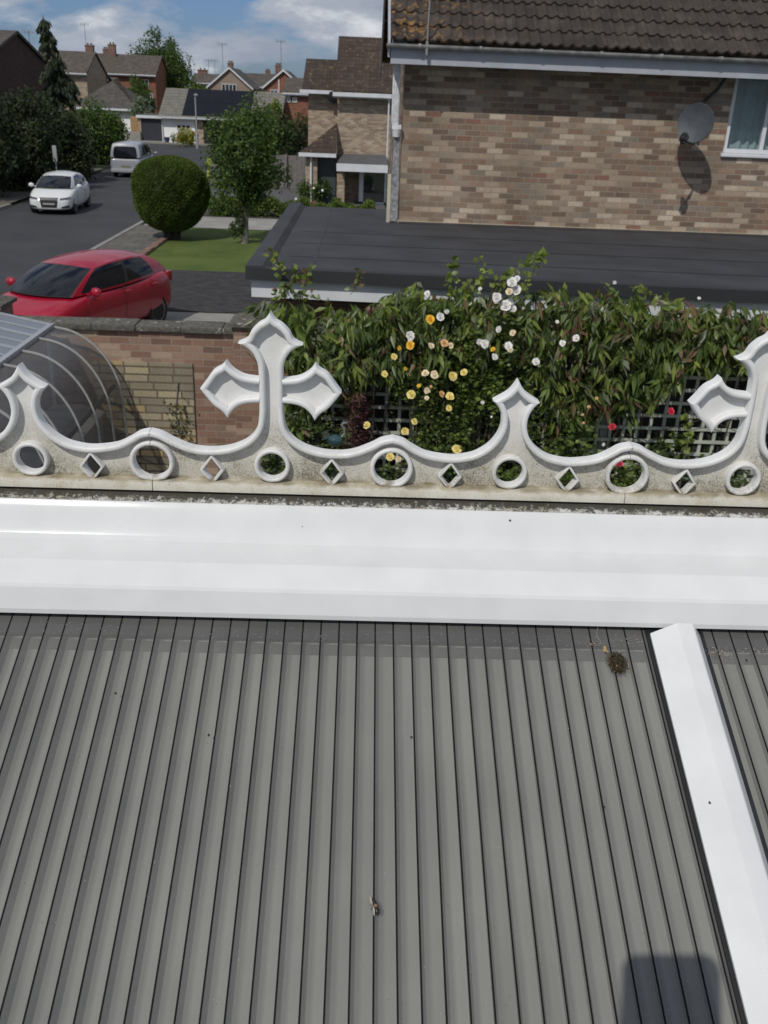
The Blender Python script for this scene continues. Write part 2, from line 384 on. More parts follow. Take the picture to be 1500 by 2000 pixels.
# cresting ----------------------------------------------------------
YC, ZB, PER = 1.195, 3.7036, .660
big_half = [(.165, .0728), (.150, .0690), (.135, .0607), (.109, .0502), (.080, .0482), (.0535, .053), (.0327, .0637), (.0202, .0795), (.0162, .0996), (.0155, .125), (.0157, .153), (.0168, .1700), (.0226, .1838), (.0313, .1925), (.0423, .1975), (.0303, .2035), (.0245, .2140), (.0155, .2232), (.0065, .2288), (0, .2385)]
small_half = [(.165, .0728), (.150, .0690), (.1365, .0606), (.117, .0512), (.0862, .0467), (.065, .0487), (.048, .054), (.0318, .0658), (.0213, .081), (.0172, .096), (.0185, .1104), (.0237, .1215), (.0312, .1295), (.0112, .1425), (0, .1590)]
arm_half = [(.0150, .1503), (.0321, .1522), (.043, .1562), (.0523, .1630), (.0592, .1724), (.0648, .1655), (.0762, .1582), (.0862, .1445), (.0940, .1344), (.0864, .1242), (.0764, .1122), (.0655, .1040), (.0585, .0945), (.0535, .1035), (.0445, .1120), (.0321, .1165), (.0150, .1180)]
def crom(P, n=5):
    out = []
    for i in range(len(P) - 1):
        p0, p1, p2, p3 = P[max(i - 1, 0)], P[i], P[i + 1], P[min(i + 2, len(P) - 1)]
        for k in range(n):
            t = k / n
            out.append(tuple(.5 * (2 * p1[j] + (p2[j] - p0[j]) * t + (2 * p0[j] - 5 * p1[j] + 4 * p2[j] - p3[j]) * t * t + (3 * p1[j] - p0[j] - 3 * p2[j] + p3[j]) * t ** 3) for j in range(2)))
    out.append(P[-1]); return out
def smooth2(P, breaks, n=5):
    idx = [0] + sorted(breaks) + [len(P) - 1]; out = []
    for a, c in zip(idx, idx[1:]):
        if c > a: seg = crom(P[a:c + 1], n); out += seg if not out else seg[1:]
    return out
bh = smooth2(big_half, [14]); sh = smooth2(small_half, [12]); ah = smooth2(arm_half, [4, 8, 12])
def rim(mb, P, w=.0078, t=.019, closed=False, side=1, yc=YC, x0=0, r=.0026):
    n = len(P); prof = [(0, t / 2), (0, -t / 2 + r), (r * .35, -t / 2 + r * .35), (r, -t / 2), (w - r, -t / 2), (w - r * .35, -t / 2 + r * .35), (w, -t / 2 + r), (w, t / 2)]
    A2 = np.array(P); ms = []
    for i in range(n):
        a = Vector(P[i]) - Vector(P[i - 1]) if (i > 0 or closed) else Vector(P[1]) - Vector(P[0])
        c = Vector(P[(i + 1) % n]) - Vector(P[i]) if (i < n - 1 or closed) else Vector(P[-1]) - Vector(P[-2])
        a.normalize(); c.normalize(); na = Vector((a.y, -a.x)); nc = Vector((c.y, -c.x)); m = (na + nc)
        m = m / max(m.length, 1e-6); ms.append(m / max(m.dot(na), .42) * side)
    M2 = np.array(ms); S0 = A2; S1 = np.roll(A2, -1, 0)
    if not closed: S0 = S0[:-1]; S1 = S1[:-1]
    lev = {}
    for o_ in sorted({q[0] for q in prof}):
        Q = A2 + M2 * o_
        if o_ > 0:
            d_ = S1 - S0; tt = np.clip(((Q[:, None] - S0[None]) * d_[None]).sum(2) / ((d_ ** 2).sum(1)[None] + 1e-12), 0, 1)
            ds_ = np.linalg.norm(S0[None] + d_[None] * tt[..., None] - Q[:, None], axis=2).min(1)
            ok = np.where(ds_ > o_ * .93)[0]
            if len(ok):
                for i in range(n):
                    if ds_[i] <= o_ * .93: Q[i] = Q[ok[np.argmin(np.abs(ok - i))]]
        lev[o_] = Q
    vs = [(x0 + lev[o_][i][0], yc + y, ZB + lev[o_][i][1]) for i in range(n) for o_, y in prof]
    s_ = len(prof); fs = []
    for i in range(n if closed else n - 1):
        j = (i + 1) % n; fs += [(i * s_ + k, i * s_ + (k + 1) % s_, j * s_ + (k + 1) % s_, j * s_ + k) for k in range(s_)]
    if not closed: fs += [tuple(range(s_)), tuple(range((n - 1) * s_, n * s_))]
    mb.add(vs, fs)
def circ(cx, cz, r, a0=0, a1=360, n=32):
    return [(cx + r * math.cos(R(a0 + (a1 - a0) * i / n)), cz + r * math.sin(R(a0 + (a1 - a0) * i / n))) for i in range(n + (0 if a1 - a0 == 360 else 1))]
def cresting(x0, jitter):
    top = [(.165 - u, v) for u, v in bh] + [(.165 + u, v) for u, v in reversed(bh)][1:] + [(.495 - u, v) for u, v in sh][1:] + [(.495 + u, v) for u, v in reversed(sh)][1:]
    g = .0006; top = [(min(max(u, g), PER - g), v) for u, v in top]
    mb = MB(); rim(mb, top, side=1, x0=x0)
    for cx in (.165,):
        for sg in (1, -1): rim(mb, [(cx + sg * u, v) for u, v in ah], side=sg, x0=x0, w=.0076)
    for cx in (.165, .495): rim(mb, circ(cx, .0265, .0246)[::-1], closed=True, side=1, x0=x0, w=.0058, t=.016, r=.0022)
    rim(mb, circ(.33, .0278, .0298)[::-1], closed=True, side=1, x0=x0, w=.0060, t=.017, r=.0022)
    rim(mb, circ(g, .0278, .0298, 90, -90, 20), side=1, x0=x0, w=.0060, t=.017, r=.0022)
    rim(mb, circ(PER - g, .0278, .0298, 270, 90, 20), side=1, x0=x0, w=.0060, t=.017, r=.0022)
    for cx in (.0825, .2475, .4125, .5775):
        rim(mb, [(cx, .041), (cx + .0167, .0185), (cx, -.004), (cx - .0167, .0185)], closed=True, side=1, x0=x0, w=.0032, t=.015, r=.0010)
    # lip along the foot
    mb.prism([(1.1835, ZB - .0125), (1.1835, ZB - .003), (1.1850, ZB + .0005), (1.1885, ZB + .0018), (1.206, ZB + .0018), (1.206, ZB - .0125)], 'x', x0 + g, x0 + PER - g)
    # plate with its openings
    from mathutils.geometry import tessellate_polygon
    def plate(loops):
        V = [q for l_ in loops for q in l_]; T = tessellate_polygon([[Vector((q[0], q[1], 0)) for q in l_] for l_ in loops]); n_ = len(V)
        mb.add([(x0 + q[0], YC + .0035, ZB + q[1]) for q in V] + [(x0 + q[0], YC + .0075, ZB + q[1]) for q in V], [tuple(t_) for t_ in T] + [tuple(n_ + i for i in t_[::-1]) for t_ in T], 1)
    top2 = [(u, v - .002) for u, v in top]
    loop = top2 + [(PER - g, .053)] + circ(PER - g, .0278, .0262, 90, 270, 16) + [(PER - g, -.002), (g, -.002)] + circ(g, .0278, .0262, -90, 90, 16) + [(g, .053)]
    plate([loop] + [circ(cx, .0265, .0215) for cx in (.165, .495)] + [circ(.33, .0278, .0262)] + [[(cx, .038), (cx + .0155, .0185), (cx, -.0012), (cx - .0155, .0185)] for cx in (.0825, .2475, .4125, .5775)])
    for sg in (1, -1): plate([[(.165 + sg * (.012 + (u - .012) * .97), .1344 + (v - .1344) * .90) for u, v in ah]])
    return mb.build('cresting', [M_crest, M_plate_], cons, smooth=True, angle=38)
for k in (-2, -1, 0, 1, 2): cresting(-.2814 + PER * k, k)

# roof panels --------------------------------------------------------
def polycarb_base():
    t = NT('polycarbonate_base'); o = t.xyz()
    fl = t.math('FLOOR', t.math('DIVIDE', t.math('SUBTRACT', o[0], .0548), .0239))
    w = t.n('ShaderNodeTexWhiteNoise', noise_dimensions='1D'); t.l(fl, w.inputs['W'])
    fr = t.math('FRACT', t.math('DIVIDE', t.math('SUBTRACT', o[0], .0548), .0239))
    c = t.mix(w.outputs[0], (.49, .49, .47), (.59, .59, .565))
    c = t.mix(t.ramp(fr, [(.08, (1, 1, 1)), (.36, (1, 1, 1)), (.56, (0, 0, 0)), (.97, (.0, .0, .0))]), c, (.31, .31, .30))  # soft shadow of each rib painted into the colour, fading across the flute
    c = t.mix(t.math('MULTIPLY', t.ramp(t.noise(1, 6, t.coord(scale=(34, 3.2, 3.2)), rough=.65), [(.52, (0, 0, 0)), (.72, (1, 1, 1))]), .55), c, (.37, .37, .30))
    c = t.mix(.35, c, t.ramp(t.noise(1, 5, t.coord(scale=(20, 2, 2))), [(.3, (.62, .63, .66)), (.7, (1, 1, .96))]), 'MULTIPLY')
    t.col(c); t.set(rough=.5); return t.m
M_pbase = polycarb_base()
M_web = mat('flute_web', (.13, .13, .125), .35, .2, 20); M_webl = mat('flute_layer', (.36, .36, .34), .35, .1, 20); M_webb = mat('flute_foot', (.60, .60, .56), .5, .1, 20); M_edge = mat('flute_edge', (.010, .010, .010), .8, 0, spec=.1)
_t = sheer('polycarbonate_skin', (.88, .89, .87), .46, rough=.10)
_sp = _t.ramp(_t.noise(330, 5, rough=.65), [(.68, (0, 0, 0)), (.72, (1, 1, 1))])
_t.col(_t.mix(_t.math('MULTIPLY', _sp, .9), _t.ramp(_t.noise(7, 7), [(.3, (.165, .164, .158)), (.7, (.225, .222, .21))]), (.05, .045, .04))); _t.bump(_t.noise(45, 3), .04, .002); M_skin = _t.m
M_tape = mat('sealing_tape', (.035, .037, .045), .45, .2, 40); M_tape2 = mat('vent_tape', (.20, .20, .20), .5, .15, 30)
def sbox(mb, x0, x1, s0, s1, h0, h1, m=0):
    c = [rf(x, s_, h) for h in (h0, h1) for x, s_ in ((x0, s0), (x1, s0), (x1, s1), (x0, s1))]
    mb.add(c, [(0, 3, 2, 1), (4, 5, 6, 7), (0, 1, 5, 4), (1, 2, 6, 5), (2, 3, 7, 6), (3, 0, 4, 7)], m)
def panel(x0, x1, label):
    S1 = 1.28
    mb = MB(); sbox(mb, x0, x1, -.07, S1, -.0145, -.0120)
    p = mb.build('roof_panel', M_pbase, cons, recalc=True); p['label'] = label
    wb = MB(); k0 = math.ceil((x0 - .0548) / .0239); k = k0
    while .0548 + k * .0239 < x1 - .002:
        x = .0548 + k * .0239
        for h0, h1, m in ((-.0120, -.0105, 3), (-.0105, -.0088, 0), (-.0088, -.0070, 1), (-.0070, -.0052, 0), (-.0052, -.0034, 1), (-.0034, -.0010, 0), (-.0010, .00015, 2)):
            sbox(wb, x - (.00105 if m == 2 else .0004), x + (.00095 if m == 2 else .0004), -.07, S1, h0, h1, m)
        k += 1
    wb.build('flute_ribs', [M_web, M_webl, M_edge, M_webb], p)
    sk = MB(); sk.add([rf(x0, -.07, 0), rf(x1, -.07, 0), rf(x1, S1, 0), rf(x0, S1, 0)], [(0, 3, 2, 1)]); sk.build('top_skin', M_skin, p, recalc=False)
    tp = MB(); sbox(tp, x0, x1, -.07, .028, -.0026, -.0004, 0); tp.build('sealing_tape', M_tape, p)
    tp = MB(); sbox(tp, x0, x1, .0285, .045, -.0119, -.0108, 0); tp.build('vent_tape', M_tape2, p)
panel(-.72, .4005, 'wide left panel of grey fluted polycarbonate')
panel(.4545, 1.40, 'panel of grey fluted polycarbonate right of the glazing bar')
def bar(x):
    # x: left white edge of the cap
    mb = MB(); pr_ = [(0, .004), (-.0002, .0075), (.0335, .0205), (.036, .0205), (.0560, .0175), (.0580, .0160), (.0690, .002), (.0675, .001)]
    P0 = []
    cuts = [.0125, .0115, .0035, .003, .0015, .0015, .010, .010]
    vs = [rf(x + u, cuts[i], h) for i, (u, h) in enumerate(pr_)] + [rf(x + u, 1.30, h) for u, h in pr_]
    n = len(pr_)
    mb.add(vs, [(i, i + n, (i + 1) % n + n, (i + 1) % n) for i in range(n)] + [tuple(range(n)), tuple(range(2 * n - 1, n - 1, -1))])
    o = mb.build('glazing_bar', M_pvc, cons, smooth=True, angle=14)
    mg = MB(); sbox(mg, x - .0045, x + .0735, -.05, 1.29, -.021, .0030); mg.build('rubber_gasket', M_gasket, o)
bar(.3975); bar(-.78)
# the hidden far slope, eaves and walls of the conservatory
mb = MB()
for a, c in ((-2.0, -.9), (-.84, .25), (.31, 1.35), (1.41, 2.2)): mb.add([(a, 1.33, 3.555), (c, 1.33, 3.555), (c, 2.55, 2.985), (a, 2.55, 2.985)], [(0, 1, 2, 3)])
mb.build('far_roof_slope', M_skin, cons, recalc=False)
mb = MB(); mb.box(-2.05, 2.25, 2.50, 2.62, 2.88, 3.0); mb.box(-2.05, 2.25, 2.50, 2.60, 0, .6)
for x in (-2.05, -1.0, 0.05, 1.1, 2.19): mb.box(x, x + .06, 2.51, 2.59, .6, 2.88)
mb.build('eaves_frame', M_pvc, cons)

# small things lying on the roof -------------------------------------
M_moss = mat('moss_brown', (.05, .036, .02), .9, .6, 300); M_moss2 = mat('moss_green', (.09, .085, .03), .9, .4, 300); M_dead = mat('dead_leaf', (.42, .27, .11), .7, .3, 200)
c0 = Vector(rf(.3455, .058, .004))
tf = thing('moss_clump', 'clump of brown moss and twigs stuck on the grey roof panel below a dead leaf', 'moss', tuple(c0))
n_ = 1500; P = RNG.normal(size=(n_, 3)) * np.array([.0050, .0070, .0032]); P = P[np.abs(P).max(1) < .013]; n_ = len(P); P[:, 2] = np.abs(P[:, 2]) - .002 - P[:, 1] * 0.0
P[:, 2] += P[:, 1] * math.tan(AL)
leafmesh('tuft', P + np.array(c0), rdir(n_), .0042, .0014, [M_moss, M_moss2, M_dead], RNG.choice([0, 0, 0, 1, 1, 2], n_, p=[.25, .25, .25, .1, .12, .03]), tf)
a0 = Vector(rf(.3325, .030, .002)); 
tf = thing('dead_leaf', 'curled tan dead leaf on the roof just above the moss clump', 'leaf', tuple(a0))
mb = MB(); mb.grid([[(a0.x + .0026 * math.sin(v * 3.14) * u + v * .004, *[(Vector(rf(0, .030 + v * .013, .002 + .0018 * (1 - abs(u)) + .002 * math.sin(v * 9)))[i]) for i in (1, 2)]) for u in (-1, -.3, .3, 1)] for v in (0.02, .2, .4, .6, .8, .98)])
mb.build('blade', M_dead, tf, recalc=False)
M_thread = mat('dusty_thread', (.30, .28, .24), .8, .2, 300); M_fluff = mat('web_fluff', (.42, .42, .42), .9, .2, 300)
mb = MB(); mb.tube([rf(.3315 - .004 + .0015 * math.sin(i * 1.3), -.004 + i * .0045, .004 + .002 * math.sin(i)) for i in range(9)], .00035, 5)
tag(mb.build('twig', M_thread, None), 'thin dry stalk hanging down to the dead leaf from under the ridge', 'twig')
def debris(x, s, n, sp, label, cols=(0, 1)):
    c = Vector(rf(x, s, .002)); o = thing('cobweb_debris', label, 'debris', tuple(c))
    P = RNG.normal(size=(n, 3)) * np.array([sp, sp * .30, .001]); P[:, 2] = np.abs(P[:, 2]) + P[:, 1] * math.tan(AL)
    leafmesh('bits', P + np.array(c), rdir(n), .0030, .0007, [M_thread, M_fluff, M_dead, M_moss], RNG.choice(4, n, p=[.35, .3, .2, .15]), o)
debris(.320, .028, 60, .0055, 'bits of dead leaf and cobweb beside the stalk above the moss clump')
debris(.482, .038, 170, .013, 'line of cobweb and leaf bits caught just right of the white glazing bar')
debris(.372, .022, 60, .012, 'dark cobweb crumbs just left of the top end of the glazing bar')
debris(.545, .034, 60, .012, 'cobweb scraps near the right edge under the ridge')
# scattered specks and cobweb under the ridge
n_ = 420; xs = RNG.uniform(-.55, .39, n_); ss = np.abs(RNG.normal(.022, .007, n_)); P = np.array([rf(x, s_, .0006) for x, s_ in zip(xs, ss)])
o = leafmesh('cobweb_dust', P, rdir(n_) * np.array([1, .5, .1]), .0028, .0004, [M_fluff, M_thread], RNG.integers(0, 2, n_)); tag(o, 'dusty cobweb shreds along the top edge of the roof panels', 'cobweb', kind='stuff')
M_black = mat('insect_black', (.015, .013, .012), .35, 0); M_wing = mat('insect_wing', (.35, .30, .24), .3, .2, 200); M_band = mat('insect_band', (.24, .11, .05), .5, .2, 200)
c0 = Vector(rf(.0308, .372, .0035))
ins = thing('dead_insect', 'small dark dead insect lying on its side low on the middle of the roof panel', 'insect', tuple(c0))
def rl(dx, ds, dh): p = Vector(rf(0, ds, dh)) - Vector(rf(0, 0, 0)); return (c0.x + dx, c0.y + p.y, c0.z + p.z)
mb = MB(); mb.tube([rl(.0035, .010, 0), rl(.0036, .008, .0005), rl(.003, .005, .001), rl(.0018, .002, .0008), rl(.0006, -.0015, .0006), rl(-.001, -.005, .0006), rl(-.0018, -.0075, 0)], [.0005, .0019, .0024, .0018, .0021, .0018, .0006], 10)
mb.build('body', M_black, ins, smooth=True)
mb = MB(); mb.tube([rl(.0013, .0022, .0012), rl(.0022, -.0002, .0016)], [.0021, .0022], 8); mb.build('abdomen_band', M_band, ins)
mb = MB(); mb.add([rl(-.001, -.004, .002), rl(-.0045, -.010, .001), rl(-.0042, -.004, .001), rl(-.002, .001, .002)], [(0, 1, 2, 3)]); mb.add([rl(-.001, .001, .002), rl(-.0008, .009, .001), rl(.0008, .012, .001), rl(.001, .005, .002)], [(0, 1, 2, 3)]); mb.build('wing', M_wing, ins, recalc=False)
mb = MB(); mb.tube([rl(0, .000, 0), rl(-.003, .004, -.002)], .0003, 4); mb.tube([rl(0, -.003, 0), rl(-.004, -.001, -.003)], .0003, 4); mb.tube([rl(.002, .006, 0), rl(.005, .010, -.003)], .0003, 4); mb.build('leg', M_black, ins)
# specks of dirt on the ridge and bars
for (px, py, Yg, rr, lb) in ((590, 1028, 1.158, .0016, 'small dark crumb on the upper ridge cap left of centre'), (996, 1016, 1.165, .0018, 'dark crumb just under the grimy ledge right of the tall cross')):
    p = atY(px, py, Yg); o = thing('dirt_crumb', lb, 'dirt', tuple(p)); mb = MB(); mb.blob(p, (rr, rr, rr * .6), seg=7, rings=5, jit=.5); mb.build('crumb', M_black, o)
def hit(px, py):
    d = _ray(px, py); t_ = (3.56 - 1.06 * math.tan(AL) - CAM_H) / (d.z - d.y * math.tan(AL)); return CP + d * t_
for px, py, lb in ((226, 1355, 'black speck in a groove near the left of the roof panel'), (803, 1441, 'tiny dark speck in the upper middle of the roof panel'), (1180, 1577, 'black crumb on the roof panel left of the glazing bar'), (1458, 1290, 'dark crumb on the right hand roof panel beyond the glazing bar'), (408, 1436, 'small dark crumb beside a groove left of the middle of the roof')):
    p = hit(px, py); o = thing('dirt_crumb', lb, 'dirt', tuple(p)); mb = MB(); mb.blob(p + Vector((0, 0, .0006)), (.0014, .0018, .0010), seg=7, rings=5, jit=.5); mb.build('crumb', M_black, o)
n_ = 240; P = np.array([tuple(hit(RNG.uniform(-60, 1420), RNG.uniform(1230, 1990)) + Vector((0, 0, .0005))) for _ in range(n_)])
o = leafmesh('dust_specks', P, rdir(n_) * np.array([1, 1, .2]), .0013, .0011, [M_fluff, M_moss, M_black], RNG.choice(3, n_, p=[.45, .35, .2])); tag(o, 'tiny pale and dark dust specks scattered over the roof panels', 'dust', kind='stuff')
p = Vector(rf(.414, .255, .0135)); o = thing('dirt_crumb', 'black elongated crumb on the white glazing bar', 'dirt', tuple(p)); mb = MB(); mb.blob(p, (.0013, .0026, .0012), seg=7, rings=5, jit=.4); mb.build('crumb', M_black, o)

# ================================================================== GROUND AND ROADS
M_asph = NT('asphalt'); M_asph.col(M_asph.mix(.5, M_asph.ramp(M_asph.noise(.45, 7, rough=.6), [(.3, (.040, .041, .046)), (.7, (.062, .063, .068))]), M_asph.ramp(M_asph.noise(40, 4), [(.3, (.5, .5, .5)), (.7, (1.3, 1.3, 1.3))]), 'MULTIPLY')); M_asph.set(rough=.85, spec=.3); M_asph.bump(M_asph.noise(70, 4), .3, .004); M_asph = M_asph.m
M_tarm = mat('drive_tarmac', (.085, .085, .09), .85, .14, 2, .3, 70)
M_grass = NT('lawn_grass'); _g = M_grass
_c = _g.mix(.6, _g.ramp(_g.noise(.9, 6), [(.3, (.078, .112, .030)), (.5, (.105, .145, .038)), (.72, (.14, .165, .055))]), _g.ramp(_g.noise(28, 5, rough=.7), [(.3, (.35, .38, .3)), (.7, (1.25, 1.25, 1.1))]), 'MULTIPLY')
_g.col(_c); _g.set(rough=.9, spec=.2); _g.bump(_g.noise(60, 4), .7, .03); M_grass = _g.m
M_earth = mat('earth', (.045, .035, .026), .95, .4, 3, .6, 20, bdist=.03)
M_conc = mat('concrete', (.26, .25, .23), .9, .18, 1.4, .3, 60)
M_pave = brick('pavement_slabs', [(0, (.17, .16, .145)), (.5, (.20, .19, .17)), (1, (.15, .14, .13))], (.08, .075, .07), .6, .6, .04, .4, .3, swap=True)
M_block = brick('block_paving', [(0, (.062, .060, .063)), (.35, (.078, .075, .077)), (.7, (.052, .050, .054)), (.9, (.09, .085, .083))], (.035, .034, .034), .2, .1, .12, .35, .5, swap=True)
M_kerb = mat('kerb_stone', (.24, .23, .21), .9, .15, 4)
def sheet(name, pts, z, m, label, cat):
    b = MB(); b.add([(p[0], p[1], z) for p in pts], [tuple(range(len(pts)))]); o = b.build(name, m, recalc=False)
    me = o.data
    if me.polygons[0].normal.z < 0: me.flip_normals()
    return struct(o, label, cat)
sheet('ground', [(-600, -60), (600, -60), (600, 1500), (-600, 1500)], -.02, mat('open_ground', (.06, .075, .03), .95, .4, .05), 'green open ground reaching out past the houses', 'ground')
road_pts = [(-13.0, -20), (-7.45, -20), (-7.45, 46), (-7.2, 50), (-6.2, 54), (-4.0, 57), (30, 59), (30, 82.5), (-10, 82.2), (-24, 82.0), (-45, 80), (-45, 66), (-19, 64), (-15.5, 60), (-14.2, 54), (-13.2, 44), (-13.0, 36)]
sheet('road', road_pts, 0.0, M_asph, 'grey asphalt street running away past the parked cars and bending at its end', 'road')
sheet('pavement', [(-7.3, -20), (-5.9, -20), (-5.9, 30.9), (-7.3, 31.6)], .10, M_pave, 'worn grey pavement between the street and the front lawn', 'pavement')
sheet('far_pavement', [(-16.5, -20), (-13.15, -20), (-13.15, 36), (-13.35, 44), (-14.3, 54), (-17.0, 56.5), (-17.5, 40)], .09, M_pave, 'pavement in the shade of the trees beside the white car', 'pavement')
sheet('front_lawn', [(-5.9, 23.5), (-1.3, 23.5), (-1.3, 31.35), (-6.0, 31.35)], .08, M_grass, 'mown front lawn around the clipped round bush', 'lawn')
sheet('paved_drive', [(-7.3, 18.75), (-.5, 18.75), (-.5, 23.42), (-7.3, 23.42)], .105, M_block, 'dark block paved drive behind the red car', 'driveway')
sheet('garage_forecourt', [(-7.3, 9.9), (-1.2, 9.9), (-1.2, 18.7), (-7.3, 18.7)], .098, M_conc, 'pale concrete strip between garden wall and paved drive', 'driveway')
sheet('concrete_drive', [(-7.2, 31.4), (.5, 31.4), (.5, 34.4), (-7.2, 34.4)], .092, M_conc, 'pale concrete drive crossing behind the lawn', 'driveway')
sheet('neighbour_drive', [(-7.2, 36.2), (.9, 36.2), (.9, 41), (-2.6, 46.4), (-6.8, 46.4)], .086, M_tarm, 'dark tarmac drive leading to the stepped brick house', 'driveway')
sheet('garden_bed', [(-7.2, 34.45), (.9, 34.45), (.9, 36.15), (-7.2, 36.15)], .088, M_earth, 'strip of soil under the low hedge', 'soil')
sheet('garden_floor', [(-9, 2.7), (7, 2.7), (7, 9.85), (-9, 9.85)], .004, M_pave, 'garden paving behind the conservatory in the shade of the climbers', 'paving')
sheet('far_drive', [(-26, 82.9), (-5, 82.9), (-5, 86), (-26, 86)], .06, M_conc, 'pale drive and kerb in front of the white bungalow', 'driveway')
kb = MB(); kb.box(-7.46, -7.32, -20, 46, -.01, .112); kb.box(-13.15, -13.0, -20, 36, -.01, .102); kb.box(-26, 8, 82.6, 82.85, -.01, .12)
struct(kb.build('kerb', M_kerb), 'pale stone kerb edging the street', 'kerb')
bb = MB()
for k in range(34): bb.box(-5.98 + random.uniform(-.02, .02), -5.80, 23.6 + k * .225, 23.6 + k * .225 + .2, .07, .15 + random.uniform(-.02, .02))
struct(bb.build('lawn_edging', mat('edging_brick', (.20, .13, .10), .9, .3, 9)), 'row of old edging bricks along the lawn', 'edging')

# ================================================================== BRICKS, TILES, TRIM
PAL_BIG = [(0, (0.267, 0.189, 0.141)), (0.14, (0.447, 0.351, 0.264)), (0.26, (0.305, 0.226, 0.169)), (0.38, (0.216, 0.155, 0.12)), (0.44, (0.537, 0.435, 0.336)), (0.54, (0.364, 0.292, 0.226)), (0.64, (0.298, 0.25, 0.203)), (0.74, (0.374, 0.262, 0.192)), (0.8, (0.318, 0.215, 0.16)), (0.86, (0.606, 0.509, 0.401)), (0.94, (0.241, 0.183, 0.146)), (0.992, (0.293, 0.161, 0.118))]
M_bigbrick = brick('multi_stock_brick', PAL_BIG, (.31, .265, .21), stain=.55, joint=.12, bump=.5)
M_farbrick = brick('buff_brick', [(0, (.44, .35, .265)), (.3, (.36, .28, .215)), (.55, (.50, .41, .31)), (.8, (.30, .23, .175)), (.93, (.56, .47, .37))], (.40, .34, .265), stain=.3)
M_wallbrick = brick('garden_red_brick', [(0, (.36, .225, .165)), (.25, (.31, .185, .14)), (.5, (.41, .275, .205)), (.72, (.34, .235, .185)), (.86, (.50, .37, .28)), (.95, (.24, .15, .12))], (.34, .275, .22), stain=.45, joint=.11, bump=.6)
M_stone = brick('yellow_stone', [(0, (.47, .405, .28)), (.25, (.36, .32, .235)), (.5, (.54, .46, .31)), (.7, (.32, .285, .215)), (.88, (.52, .40, .22))], (.16, .135, .095), .27, .088, .17, .45, 1.0, jit=.9)
M_redbrick = brick('red_brick', [(0, (.30, .125, .08)), (.4, (.25, .10, .065)), (.7, (.35, .15, .095)), (.9, (.21, .09, .065))], (.26, .18, .14), stain=.3)
M_darkbrick = brick('dark_brown_brick', [(0, (.10, .06, .05)), (.4, (.08, .05, .042)), (.8, (.12, .07, .055)), (.9, (.09, .055, .045))], (.09, .07, .06))
M_tile = tiles('brown_tiles', (.055, .041, .035), (.078, .058, .048), lichen=.5)
M_tile2 = tiles('grey_brown_tiles', (.085, .078, .072), (.115, .105, .096))
M_tile3 = tiles('pale_brown_tiles', (.095, .080, .070), (.125, .108, .094))
M_chim = mat('chimney_brick', (.17, .105, .08), .9, .3, 6); M_slate = mat('dark_slate', (.06, .065, .07), .8, .2, 2)
M_trim = mat('white_trim', (.62, .64, .67), .45, .08, 3)
M_trimg = mat('grey_white_paint', (.50, .52, .55), .6, .15, 5)
M_glass = glassy('window_glass', (.03, .035, .04))
M_felt = mat('roof_felt', (.033, .035, .041), .72, .30, 1.6, .3, 60); M_feltd = mat('roof_felt_edge', (.020, .021, .025), .7, .2, 2, .2, 100)
M_coping = NT('mossy_coping'); M_coping.col(M_coping.mix(M_coping.ramp(M_coping.noise(9, 6, rough=.7), [(.60, (0, 0, 0)), (.64, (.8, .8, .8))]), M_coping.ramp(M_coping.noise(26, 6), [(.3, (.07, .066, .058)), (.7, (.16, .15, .13))]), (.42, .42, .40))); M_coping.set(rough=.95, spec=.2); M_coping.bump(M_coping.noise(60, 5), .7, .01); M_coping = M_coping.m
M_soffit = mat('soffit_grey', (.36, .38, .42), .6, .1, 3)
M_render = mat('white_render', (.84, .84, .83), .8, .05, 2)
M_wood = mat('weathered_wood', (.17, .16, .155), .9, .25, 6, .4, 30)
M_orangewood = mat('orange_timber', (.36, .23, .12), .8, .2, 6)

